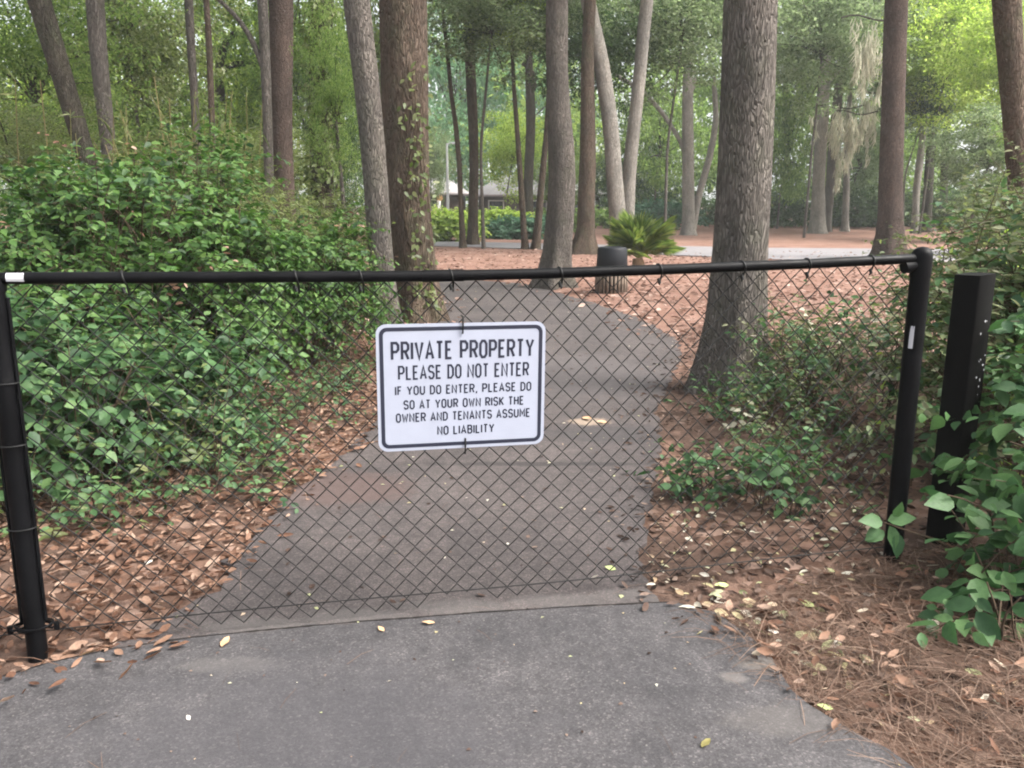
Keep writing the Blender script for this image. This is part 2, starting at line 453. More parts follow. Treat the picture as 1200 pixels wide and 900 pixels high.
# ------------------------------------------------------------------ ground, path, driveway, road
seam_px = [(-160, 850), (0, 800), (60, 782), (130, 767), (230, 752), (340, 741), (450, 731), (560, 722), (680, 715), (790, 710)]
seam = [G(*p) for p in seam_px]
drive = seam + [G(*p) for p in [(838, 722), (870, 745), (900, 768), (918, 800), (945, 830), (985, 855), (1040, 884), (1075, 910)]] + \
    [np.array([1.3, .6, 0]), np.array([1.5, -4, 0]), np.array([-3.5, -4, 0]), np.array([-3.2, 1.2, 0])]
pl_px = [(130, 768), (175, 735), (262, 684), (300, 622), (345, 578), (395, 540), (440, 495), (475, 440), (505, 395), (520, 362), (505, 345), (470, 338)]
pr_px = [(470, 327), (540, 328), (610, 332), (690, 353), (750, 374), (793, 398), (797, 420), (780, 450), (766, 482), (776, 515), (768, 560), (756, 610), (748, 650), (756, 690), (775, 712)]
pathp = [G(*p) for p in pl_px] + [G(*p) for p in pr_px] + [G(560, 726)]
road_near = [(1500, 315), (1200, 309), (1040, 307), (900, 304), (760, 298), (700, 294.5), (560, 290), (480, 288)]
road_far = [(480, 282.5), (560, 284), (700, 287), (800, 289), (900, 291), (1040, 292), (1200, 293), (1500, 294)]
roadp = [G(*p) for p in road_near] + [G(*p) for p in road_far]

def gz(x, y):
    d = np.minimum(dist_poly(x, y, pathp), dist_poly(x, y, drive))
    ins = in_poly(x, y, pathp) | in_poly(x, y, drive)
    d = np.where(ins, 0, d)
    k = np.clip((d - .05) / .5, 0, 1); k = k * k * (3 - 2 * k)
    dr = np.where(in_poly(x, y, roadp), 0, dist_poly(x, y, roadp)); k = k * np.clip(dr / 2, 0, 1)
    f = .5 + .25 * np.sin(1.7 * x + .6 * y) + .15 * np.sin(3.1 * y - 1.3 * x + 1) + .1 * np.sin(5.3 * x + 4.1 * y)
    return -.012 + k * (.02 + .05 * f)

gx = np.concatenate([-np.geomspace(400, 6.2, 26), np.arange(-6, 6.01, .1), np.geomspace(6.2, 400, 26)])
gy = np.concatenate([-np.geomspace(60, 4, 8), np.arange(-3, 12.01, .1), np.geomspace(12.3, 700, 50)])
XX, YY = np.meshgrid(gx, gy)
ZZ = gz(XX, YY)
nx, ny = len(gx), len(gy)
ii = (np.arange(ny - 1)[:, None] * nx + np.arange(nx - 1)[None])
Fg = np.stack([ii, ii + 1, ii + nx + 1, ii + nx], -1).reshape(-1, 4)
struct(build('ground', [(np.stack([XX, YY, ZZ], -1).reshape(-1, 3), Fg)], ground_mat(), smooth=True))

def slab(name, poly, z0, z1, mat, seed=0, rag=0.0):
    """flat slab with a ragged outline and a real edge"""
    pts = []
    r = rng(seed)
    n = len(poly)
    for i in range(n):
        a, b = poly[i][:2], poly[(i + 1) % n][:2]
        L = np.linalg.norm(b - a); k = max(1, int(min(L, 14) / .06)) if rag else 1
        nn = np.array([-(b - a)[1], (b - a)[0]]) / max(L, 1e-6)
        for j in range(k):
            q = a + (b - a) * j / k
            if rag and j: q = q + nn * r.normal() * rag
            pts.append(q)
    import bmesh
    bm = bmesh.new()
    vs = [bm.verts.new((p[0], p[1], z1)) for p in pts]
    f = bm.faces.new(vs)
    if f.normal.z < 0: f.normal_flip()
    ex = bmesh.ops.extrude_face_region(bm, geom=[f])
    bm.normal_update()
    low = [v for v in bm.verts if v not in [e for e in ex['geom'] if isinstance(e, bmesh.types.BMVert)]]
    for v in low: v.co.z = z0
    bmesh.ops.triangulate(bm, faces=[q for q in bm.faces if len(q.verts) > 4])
    bmesh.ops.recalc_face_normals(bm, faces=bm.faces)
    me = bpy.data.meshes.new(name); bm.to_mesh(me); bm.free()
    me.materials.append(mat)
    o = bpy.data.objects.new(name, me); COL.objects.link(o)
    return struct(o)

g1 = G(690, 495); g2 = G(405, 575); g3 = G(640, 545); g4 = G(730, 510); g5 = G(735, 440)
sg = [G(x, y) for x, y in ((300, 738), (420, 727), (540, 716), (660, 709), (760, 702))]
path_m = asphalt_mat('path_asphalt', (.057, .049, .048), [
    (g1[0], g1[1], .17, .13, (.26, .2, .15), .75), (g2[0], g2[1], .42, .35, (.085, .052, .045), .5),
    (g4[0], g4[1], .7, .28, (.035, .032, .033), .6), (g3[0], g3[1], .9, .05, (.02, .018, .018), .7), (g5[0] - .4, g5[1], 1.0, 1.2, (.085, .075, .075), .5),
    (g1[0] - .5, g1[1] + .3, .2, .2, (.22, .16, .12), .5)] + [(q[0], q[1] + .02, .26, .07, (.095, .088, .084), .4) for q in sg])
slab('path', pathp, -.05, .006, path_m, 3, .022)
d1, d2, d3, d4, d5 = G(860, 800), G(900, 784), G(350, 870), G(270, 785), G(930, 850)
drive_m = asphalt_mat('driveway_asphalt', (.049, .047, .049), [
    (d1[0], d1[1], .06, .04, (.14, .125, .115), .5), (d2[0], d2[1], .12, .06, (.13, .115, .10), .5), (d4[0], d4[1], .22, .06, (.09, .083, .08), .5),
    (d5[0], d5[1], .25, .1, (.10, .09, .083), .4), (d3[0], d3[1], .8, .5, (.045, .043, .047), .5)])
slab('driveway', drive, -.05, .018, drive_m, 5, .009)
ck = np.array(seam) + [0, -.004, .0195]; r = rng(6)
ckf = np.stack([np.interp(np.linspace(0, len(ck) - 1, 160), np.arange(len(ck)), ck[:, k]) for k in range(3)], -1)
ckf[:, 1] += np.cumsum(r.normal(size=160)) * .0006
wv = (.003 + .004 * r.random(160) * (np.sin(np.arange(160) * .31) > -.5))[:, None] * np.array([0, 1.0, 0])
i = np.arange(159)
struct(build('driveway_seam', [(np.vstack([ckf - wv, ckf + wv]), np.stack([i, i + 1, i + 161, i + 160], -1))], plain('seam_dirt', (.018, .016, .015), .95, .1)))
road_m = plain('road_asphalt', (.19, .18, .187), .9, .2, var=.12, scale=3)
slab('road', roadp, -.05, .02, road_m)

# ------------------------------------------------------------------ chain link fence
A = G(44, 768); B = G(1045, 664)
E = (B - A) / np.linalg.norm(B - A); LEN = float(np.linalg.norm(B - A))
NRM = np.array([E[1], -E[0], 0.0])            # towards the camera
UP = np.array([0, 0, 1.0])

def on_fence(x, y):                            # (s, z) of a photo position on the fence plane
    d = ray(x, y); o = np.array([0, 0, H]); t = ((A - o) @ NRM) / (d @ NRM); q = o + d * t
    return float((q - A) @ E), float(q[2])

def FP(s, z, off=0.0): return A + E * s + UP * z + NRM * off

fence = thing('chain_link_fence', 'low black chain link fence stretched across the path', 'fence', A)
# rail: two lengths of pipe that do not line up perfectly
rail_px = [(-140, 327), (0, 326), (250, 325), (500, 323.5), (640, 320.5), (800, 315), (950, 309), (1072, 303)]
rail_sz = np.array([on_fence(*p) for p in rail_px])
rz_at = lambda s: np.interp(s, rail_sz[:, 0], rail_sz[:, 1])
rail_pts = np.array([FP(s, z) for s, z in rail_sz])
rail = build('top_rail', tube(rail_pts, .0185, 14), M['black_vinyl'], fence, True, A)
sw = on_fence(519, 323)[0]
build('rail_sleeve', tube([FP(sw - .07, rz_at(sw - .07)), FP(sw + .07, rz_at(sw + .07))], .0205, 14), M['black_vinyl'], rail, True, A)
s0, s1 = on_fence(9, 323)[0], on_fence(30, 323)[0]
a = np.linspace(-.5, 1.0, 7)
sv = np.array([[FP(s, rz_at(s)) + NRM * math.cos(t) * .0192 + UP * math.sin(t) * .0192 for t in a] for s in np.linspace(s0, s1, 4)])
idx = (np.arange(3)[:, None] * 7 + np.arange(6)[None])
build('sticker', [(sv.reshape(-1, 3), np.stack([idx, idx + 7, idx + 8, idx + 1], -1).reshape(-1, 4))], M['sticker'], rail, True, A)

# posts
lt = on_fence(-8, 330)
p0, p1 = A - UP * .1, FP(lt[0] * .9, rz_at(0) - .03)
lp = build('post', tube([p0, p1], .031, 18), M['black_vinyl'], fence, True, A)
ax = (p1 - p0)
build('post_cap', tube([p1 - UP * .01, p1 + UP * .045], .036, 16), M['black_vinyl'], lp, True, A)
for sgn in (-1, 1):
    q0 = p0 + ax * .17 + E * sgn * .037; q1 = p1 - UP * .03 + E * sgn * .036
    build('tension_bar', [box((0, 0, 0), (.006, .016, 1))][:0] + tube([q0, q1], .0065, 6), M['black_vinyl'], lp, True, A)
zb = p0 + ax * .155
bandc = []
for k in range(3):
    th = np.linspace(0, 2 * np.pi, 22)
    bandc += tube([zb + UP * (.004 * k + .004 * math.sin(t * 2 + k)) + E * math.cos(t) * (.052 + .003 * k) + NRM * math.sin(t) * .036 for t in th], .0032, 6, False)
for sgn in (-1, 1):
    bandc += tube([zb + E * sgn * .03, zb + E * sgn * .06 + NRM * .02, zb + E * sgn * .078 + UP * .006], .0045, 6)
    bandc += tube([zb + E * sgn * .07 + NRM * .01 - UP * .012, zb + E * sgn * .07 + NRM * .01 + UP * .014], .009, 7)
build('tie_band', bandc, M['black_vinyl'], lp, True, A)
wb = []
for fz in (.42, .63, .78):
    c = p0 + ax * fz; th = np.linspace(.2, 2.9, 10)
    build('wire_tie', tube([c + E * math.cos(t) * .044 + NRM * math.sin(t) * .034 for t in th], .0026, 5), M['wire_vinyl'], lp, True, A)

rs, rzz = on_fence(1081, 296)
r0, r1 = B - UP * .1, FP(rs, rzz - .02)
rp = build('post', tube([r0, r1], .0365, 20), M['black_vinyl'], fence, True, A)
cz = [(.0385, -.075), (0.039, -.07), (0.039, -.012), (0.039, 0.0), (.038, .018), (.030, .032), (.017, .040), (.0, .043)]
build('post_cap', [lathe(cz, r1, 20)] + tube([r1 + UP * -.03 - E * .03, r1 + UP * -.035 - E * .075], .024, 12), M['black_vinyl'], rp, True, A)
ss = on_fence(1061, 397); sq = [FP(ss[0] - .001 + d, ss[1] + z, .018) for d, z in ((-.012, -.035), (-.004, -.035), (.0, .05), (-.008, .05))]
def pole_patch(c, h, half_w, rad, mid):
    t = np.linspace(mid - half_w, mid + half_w, 6)
    v = np.array([[c + E * math.sin(q) * rad + NRM * math.cos(q) * rad + UP * z for q in t] for z in (0, h)])
    i = np.arange(5); return (v.reshape(-1, 3), np.stack([i, i + 1, i + 7, i + 6], -1))
axr = r1 - r0
build('sticker', [pole_patch(r0 + axr * ((ss[1] - .035 - r0[2]) / axr[2]), .088, .22, .0374, -.95)], M['sticker'], rp, True, A)

# woven mesh
Wd, Hd = .077, .080
def weave(sa, sb, seed):
    r = rng(seed); ch = []
    ncol = int((sb - sa) / (Wd / 2)); zb0 = .028
    for k in range(ncol):
        x0 = sa + k * Wd / 2
        ztop = rz_at(x0) - .020
        nl = int((ztop - zb0) / (Hd / 2)) + 1
        pts = []
        dz = ztop - (nl - 1) * Hd / 2 - zb0
        for j in range(nl):
            left = (k + nl - 1 - j) % 2 == 0
            x = x0 + (0 if left else Wd / 2); z = zb0 + dz + j * Hd / 2
            dirx = 1 if left else -1
            offc = .0024 * (1 if left else -1)
            if j > 0: pts.append((x + dirx * Wd * .07, z - Hd * .07, -offc * dirx * 0 + .0022))
            pts.append((x - dirx * .0016, z, 0))
            if j < nl - 1: pts.append((x + dirx * Wd * .07, z + Hd * .07, -.0022))
        q = np.array(pts)
        sx = q[:, 0] + .005 * np.sin(q[:, 1] * 5 + q[:, 0] * 2.3 + seed) + .003 * np.sin(q[:, 0] * 7 + 2 * q[:, 1])
        sz = q[:, 1] + .006 * np.sin(q[:, 0] * 3.1 + seed) * np.clip((ztop - q[:, 1]) / 1.0, 0, 1)
        so = q[:, 2] + .008 * np.sin(q[:, 0] * 2.2 + q[:, 1] * 4) - .022
        ch += tube(A + E * sx[:, None] + UP * sz[:, None] + NRM * so[:, None], .0021, 5)
    return ch
build('chain_link_mesh', weave(.05, LEN - .03, 1), M['wire_vinyl'], fence, True, A)
build('chain_link_mesh', weave(-1.9, -.05, 2), M['wire_vinyl'], fence, True, A)
tw = [FP(s, .082 + .006 * math.sin(s * 2.5), -.010) for s in np.linspace(-1.9, LEN - .02, 40)]
build('tension_wire', tube(tw, .0022, 6), M['wire_vinyl'], fence, True, A)
for x in (143, 345, 421, 527, 655, 771, 868, 944, 1018):      # ties over the rail
    s, _ = on_fence(x, 322); z = rz_at(s); th = np.linspace(-2.4, 2.9, 16)
    tp = [FP(s + .004 * t, z + math.cos(t) * .0205, math.sin(t) * .0205) for t in th]
    tp.append(FP(s + .012, z - .055, -.012))
    build('wire_tie', tube(tp, .0032, 6) + tube([FP(s, z - .03, .006), FP(s + .005, z - .048, .008)], .006, 6), M['wire_vinyl'], fence, True, A)

# ------------------------------------------------------------------ the sign
STROKES = {
 'A': [[(0, 0), (.5, 1), (1, 0)], [(.18, .3), (.82, .3)]],
 'B': [[(0, 0), (0, 1), (.7, 1), (.95, .87), (.95, .65), (.72, .53), (0, .53)], [(.72, .53), (1, .4), (1, .14), (.74, 0), (0, 0)]],
 'D': [[(0, 0), (0, 1), (.6, 1), (1, .78), (1, .22), (.6, 0), (0, 0)]],
 'E': [[(1, 0), (0, 0), (0, 1), (1, 1)], [(0, .52), (.8, .52)]],
 'F': [[(0, 0), (0, 1), (1, 1)], [(0, .52), (.8, .52)]],
 'H': [[(0, 0), (0, 1)], [(1, 0), (1, 1)], [(0, .52), (1, .52)]],
 'I': [[(0, 0), (0, 1)]],
 'K': [[(0, 0), (0, 1)], [(1, 1), (0, .38)], [(.32, .56), (1, 0)]],
 'L': [[(0, 1), (0, 0), (1, 0)]],
 'M': [[(0, 0), (0, 1), (.5, .35), (1, 1), (1, 0)]],
 'N': [[(0, 0), (0, 1), (1, 0), (1, 1)]],
 'O': [[(.3, 0), (0, .18), (0, .82), (.3, 1), (.7, 1), (1, .82), (1, .18), (.7, 0), (.3, 0)]],
 'P': [[(0, 0), (0, 1), (.7, 1), (1, .86), (1, .6), (.7, .46), (0, .46)]],
 'R': [[(0, 0), (0, 1), (.7, 1), (1, .86), (1, .62), (.7, .48), (0, .48)], [(.5, .48), (1, 0)]],
 'S': [[(0, .2), (.28, 0), (.72, 0), (1, .16), (1, .38), (.75, .5), (.25, .54), (0, .66), (0, .85), (.28, 1), (.72, 1), (1, .82)]],
 'T': [[(.5, 0), (.5, 1)], [(0, 1), (1, 1)]],
 'U': [[(0, 1), (0, .18), (.3, 0), (.7, 0), (1, .18), (1, 1)]],
 'V': [[(0, 1), (.5, 0), (1, 1)]],
 'W': [[(0, 1), (.25, 0), (.5, .75), (.75, 0), (1, 1)]],
 'Y': [[(0, 1), (.5, .45), (1, 1)], [(.5, .45), (.5, 0)]],
 ',': [[(.4, .12), (.4, .0), (.0, -.16)]],
}
WIDTH = {'I': 0, 'W': 1.35, 'M': 1.2, 'N': 1.05, 'E': .85, 'L': .82, 'F': .82, ',': .15, 'T': .95, 'A': 1.1, 'V': 1.1, 'Y': 1.1}

def stroke_text(text, u0, u1, vc, h, lw):
    """flat letter ribbons in (u, v) metres on the sign face"""
    total = 0; items = []
    for c in text:
        if c == ' ': total += 1.0; continue
        items.append((c, total, WIDTH.get(c, 1.0))); total += WIDTH.get(c, 1.0) + .62
    k = (u1 - u0 - lw) / (total - .62)
    out = []; 
    for c, x, wd in items:
        for st in STROKES[c]:
            p = np.array([(u0 + lw / 2 + k * (x + q[0] * wd), vc - h / 2 + lw / 2 + q[1] * (h - lw)) for q in st])
            closed = np.allclose(p[0], p[-1]) and len(p) > 3
            n = len(p); off = []
            for i in range(n):
                if closed and i in (0, n - 1): d1, d2 = p[-1] - p[-2], p[1] - p[0]
                else: d1 = p[i] - p[i - 1] if i else p[1] - p[0]; d2 = p[i + 1] - p[i] if i < n - 1 else p[-1] - p[-2]
                d1 = d1 / np.linalg.norm(d1); d2 = d2 / np.linalg.norm(d2)
                m1 = np.array([-d1[1], d1[0]]); m2 = np.array([-d2[1], d2[0]]); b = m1 + m2
                b = b / max(np.linalg.norm(b), 1e-6); off.append(b * lw / 2 / max(b @ m1, .5))
            off = np.array(off); i = np.arange(n - 1)
            out.append((np.vstack([p - off, p + off]), np.stack([i, i + 1, i + 1 + n, i + n], -1)))
    return out

def rrect(cx, cy, w_, h_, r, n=8):
    pts = []
    for sx, sy, a0 in ((1, 1, 0), (-1, 1, 90), (-1, -1, 180), (1, -1, 270)):
        for t in np.linspace(0, 90, n):
            an = math.radians(a0 + t); pts.append((cx + sx * (w_ / 2 - r) + r * math.cos(an), cy + sy * (h_ / 2 - r) + r * math.sin(an)))
    return np.array(pts)

# the corners as they hang on the mesh
tl, tr, br_, bl = [np.array(on_fence(*p)) for p in ((438.5, 380.5), (637.5, 376), (638, 519.5), (445, 529))]
SW, SH = .605, .455
sc_ = (tl + tr + br_ + bl) / 4
ang = math.atan2(*( (tr + br_ - tl - bl)[::-1] )) - .0
SW = float(np.linalg.norm((tr + br_ - tl - bl) / 2)); SH = float(np.linalg.norm((tl + tr - bl - br_) / 2))
def SF(uv, off):                                # sign face (u from left, v from bottom) to world
    uv = np.asarray(uv, float) - np.array([SW / 2, SH / 2])
    c, s = math.cos(ang), math.sin(ang)
    x = uv[:, 0] * c - uv[:, 1] * s + sc_[0]; z = uv[:, 0] * s + uv[:, 1] * c + sc_[1]
    o = np.full(len(uv), off)
    return A + E * x[:, None] + UP * z[:, None] + NRM * np.broadcast_to(o, x.shape)[:, None]
sc3 = FP(sc_[0], sc_[1], .006)
sign = thing('warning_sign', 'white private property sign with black border wired to the fence mesh', 'sign', sc3)
outer = rrect(SW / 2, SH / 2, SW, SH, .034)
n = len(outer)
grid_u = np.linspace(0, SW, 14)
face = np.vstack([outer, outer]); V = np.vstack([SF(outer, .0055), SF(outer, .0035)])
i = np.arange(n); side = np.stack([i, i + n, (i + 1) % n + n, (i + 1) % n], -1)
ctr = np.vstack([SF([(SW / 2, SH / 2)], .0055), SF([(SW / 2, SH / 2)], .0035)])
fan1 = np.stack([np.full(n, 2 * n), i, (i + 1) % n], -1); fan2 = np.stack([np.full(n, 2 * n + 1), (i + 1) % n + n, i + n], -1)
build('panel', [(np.vstack([V, ctr]), side), (np.vstack([V, ctr]), fan1), (np.vstack([V, ctr]), fan2)], M['sign_white'], sign, False, sc3)
r_out, r_in = rrect(SW / 2, SH / 2, SW - .022, SH - .022, .026), rrect(SW / 2, SH / 2, SW - .048, SH - .048, .015)
build('border', [(np.vstack([SF(r_out, .0062), SF(r_in, .0062)]), np.stack([i, (i + 1) % n, (i + 1) % n + n, i + n], -1))], M['sign_ink'], sign, False, sc3)
LINES = [("PRIVATE PROPERTY", .083, .932, .207, .148, .0090), ("PLEASE DO NOT ENTER", .122, .902, .377, .114, .0066),
         ("IF YOU DO ENTER, PLEASE DO", .102, .918, .517, .074, .0050), ("SO AT YOUR OWN RISK THE", .150, .873, .630, .074, .0050),
         ("OWNER AND TENANTS ASSUME", .104, .913, .733, .074, .0050), ("NO LIABILITY", .346, .692, .848, .074, .0050)]
for t, u0, u1, v, h, lw in LINES:
    ch = [(SF(p, .0062), f) for p, f in stroke_text(t, u0 * SW, u1 * SW, (1 - v) * SH, h * SH, lw)]
    build('lettering', ch, M['sign_ink'], sign, False, sc3)
for u, v0, v1 in ((.500, SH - .035, SH + .022), (.512, -.02, .034)):
    pts = np.vstack([SF([(u * SW, v0)], .008), SF([(u * SW, v0)], .012), SF([(u * SW + .001, (v0 + v1) / 2)], .012), SF([(u * SW + .002, v1)], .008), SF([(u * SW, v1)], -.02)])
    build('tie_wire', tube(pts, .0034, 6), M['wire_vinyl'], sign, True, sc3)

# ------------------------------------------------------------------ wooden post beside the fence end
wp0 = G(1106, 640); Yp = wp0[1]
wtop = P(1143, 321, Yp)
wp = thing('wooden_post', 'square black wooden post beside the fence end', 'post', wp0)
def prism(c0, c1, half, rz, bev=.006):
    prof = []
    for sx, sy in ((1, 1), (-1, 1), (-1, -1), (1, -1)):
        a_, b_ = (sx * half, sy * (half - bev)), (sx * (half - bev), sy * half)
        prof += [a_, b_] if sx * sy > 0 else [b_, a_]
    prof = np.array(prof); c, s = math.cos(rz), math.sin(rz)
    pr = np.stack([prof[:, 0] * c - prof[:, 1] * s, prof[:, 0] * s + prof[:, 1] * c], -1)
    rows = [np.column_stack([pr + np.asarray(q)[:2], np.full(8, q[2])]) for q in (c0, c1)]
    rows[1][:, 2] += pr[:, 0] * .06
    i = np.arange(8); F = np.stack([i, (i + 1) % 8, (i + 1) % 8 + 8, i + 8], -1)
    V = np.vstack(rows); Vc = np.vstack([V, rows[1].mean(0)[None] + [[0, 0, .004]]])
    return [(V, F), (Vc, np.stack([i + 8, (i + 1) % 8 + 8, np.full(8, 16)], -1))]
pw = prism(wp0 - UP * .15, wtop, .056, math.radians(28))
build('body', pw, M['black_wood'], wp, False, wp0)
r = rng(4); sp = []
fn = np.array([math.sin(math.radians(28)), -math.cos(math.radians(28)), 0]); ft = np.array([fn[1] * -1, fn[0], 0])
for q in range(13):
    c = wp0 + (wtop - wp0) * (.56 + .3 * r.random() * (1 if q < 9 else .5)) + fn * .0572 + ft * r.uniform(-.02, .045)
    s = r.uniform(.002, .0055)
    build('paint_fleck', [(c + np.array([ft * s, UP * s, -ft * s, -UP * s * 1.3]), np.array([[0, 1, 2, 3]]))], M['sticker'], wp, False, wp0)
st0 = G(1184, 744)
stp = thing('wooden_post', 'short black wooden stub under the broad leaved bush', 'post', st0)
build('body', prism(st0 - UP * .1, st0 + UP * .15 + np.array([.008, 0, 0]), .022, .3), M['black_wood'], stp, False, st0)

# ------------------------------------------------------------------ litter bin
bb = G(717, 345)
bb[1] += .1
bin_ = thing('litter_bin', 'round black litter bin with upright slats under the palm', 'bin', bb)
rb = .27
build('liner', [lathe([(0, .02), (rb - .02, .02), (rb - .02, .62), (0, .62)], (0, 0, 0), 24)], M['bin_gap'], bin_, True)
for k in range(26):
    an = k / 26 * 2 * math.pi
    build('slat', [box((math.cos(an) * rb, math.sin(an) * rb, .235), (.022, .040, .47), an)], M['bin_wood'], bin_)
build('lid', [lathe([(rb - .012, .44), (rb - .006, .45), (rb - .02, .76), (rb - .035, .785), (.15, .80), (.14, .77), (0, .77)], (0, 0, 0), 28)], M['bin_black'], bin_, True)

# ------------------------------------------------------------------ crowns shared between trees
def crown_chunks(seed, n_clump, per, lsize, rad=(1, 1, 1), cl_r=.26, flat=.55, droop=.3, low=-1.0, hang=0.0):
    """leaf sprays in uneven clumps around the origin, plus the twigs that carry them (unit size)"""
    r = rng(seed)
    d = nrm(r.normal(size=(n_clump * 3, 3))); d = d[d[:, 2] > low][:n_clump]
    n_clump = len(d)
    rr = r.random(n_clump) ** .42
    lump = 1 + .25 * np.sin(3 * np.arctan2(d[:, 1], d[:, 0]) + seed) + .2 * np.sin(5 * d[:, 2] + seed * 2)
    C = d * (rr * lump)[:, None] * np.array(rad)
    cr = cl_r * r.uniform(.55, 1.4, n_clump)
    per_c = np.maximum(6, (per * (cr / cl_r) ** 1.6).astype(int))
    ci = np.repeat(np.arange(n_clump), per_c)
    n = len(ci)
    # each clump is a handful of twigs with leaves strung on them
    g = r.normal(size=(n, 3)); g = nrm(g) * (r.random(n) ** .5)[:, None]
    P_ = C[ci] + g * cr[ci][:, None] * np.array([1, 1, flat])
    P_[:, 2] -= hang * r.random(n) ** 2 * cr[ci]
    D = nrm(g * .8 + r.normal(size=(n, 3)) * .5 + np.array([0, 0, -droop]))
    Nn = nrm(np.array([0, 0, 1.0]) + r.normal(size=(n, 3)) * .55)
    L = lsize * 1.35 * r.uniform(.6, 1.35, n)
    lf = leaves(P_, D, Nn, L, L * .55, QUAD)
    k = min(n_clump, 16)
    t = np.linspace(0, 1, 5)[None, :, None]
    base = np.array([0, 0, -.35 * rad[2]])
    mid = C[:k] * np.array([.3, .3, .75]) + r.normal(size=(k, 3)) * .08 + base * .2
    paths = base * (1 - t) ** 2 + 2 * t * (1 - t) * mid[:, None] + t ** 2 * C[:k, None]
    rad_t = np.linspace(.016, .002, 5)[None] * r.uniform(.5, 1.2, k)[:, None]
    return lf, tubes_vec(paths, rad_t, 4)

CROWNS = {}
def crown_mesh(key):
    """crown key -> (leaf mesh, branch mesh), made once"""
    kind, mat = key
    if key in CROWNS: return CROWNS[key]
    spec = {'t': (10, 60, 45, .055, (1, 1, 1), .24, .5), 'a': (11, 150, 75, .050, (1, 1, 1), .25, .5), 'b': (12, 170, 70, .047, (1, 1, .95), .22, .6), 'c': (13, 120, 80, .055, (1, 1, .8), .28, .45),
            'd': (14, 220, 80, .034, (1, 1, 1), .2, .5), 'e': (15, 240, 90, .028, (1, 1, 1), .19, .55), 'f': (16, 200, 90, .036, (1, 1, 1), .21, .5)}[kind]
    lf, tw_ = crown_chunks(spec[0], spec[1], spec[2], spec[3], spec[4], spec[5], spec[6])
    o1 = build('crown', [lf], M[mat]); o2 = build('branch', [tw_], M['dark_bark'])
    CROWNS[key] = (o1.data, o2.data)
    bpy.data.objects.remove(o1); bpy.data.objects.remove(o2)
    return CROWNS[key]

def add_crown(t, key, c, r3, rz=0):
    lm, bmsh = crown_mesh(key)
    out = []
    for nm, me in (('crown', lm), ('branch', bmsh)):
        o = bpy.data.objects.new(nm, me); COL.objects.link(o); o.parent = t
        o.location = tuple(float(q) for q in c); o.scale = tuple(float(q) for q in r3); o.rotation_euler = (0, 0, rz)
        out.append(o)
    out[1].parent = out[0]; out[1].location = (0, 0, 0); out[1].scale = (1, 1, 1); out[1].rotation_euler = (0, 0, 0)
    return out[0]

def trunk_chunks(pts, rad, seed, sides=20, step=.12, jit=.045, flare=.6, flare_h=.45, rough_top=3):
    """resample an axis finely and give it bark relief and root flare"""
    pts = np.asarray(pts, float); rad = np.asarray(rad, float)
    seg = np.r_[0, np.cumsum(np.linalg.norm(np.diff(pts, axis=0), axis=1))]
    n = max(8, int(seg[-1] / step)); n = min(n, 90)
    s = np.linspace(0, seg[-1], n)
    # smooth interpolation
    q = np.stack([np.interp(s, seg, pts[:, k]) for k in range(3)], -1)
    for _ in range(3): q[1:-1] = (q[:-2] + 2 * q[1:-1] + q[2:]) / 4
    R = np.interp(s, seg, rad)
    z = q[:, 2] - pts[0, 2]
    fl = flare * np.exp(-np.clip(z - .1, 0, None) / flare_h) if flare else None
    r = rng(seed); q[:, :2] += (np.sin(s[:, None] * 1.3 + r.uniform(0, 6, 2)) * .02 + np.sin(s[:, None] * .5 + r.uniform(0, 6, 2)) * .03) * (np.clip(s / 2, 0, 1))[:, None] * min(1, rad[0] * 4)
    return tube(q, R, sides, True, jit, seed, fl)

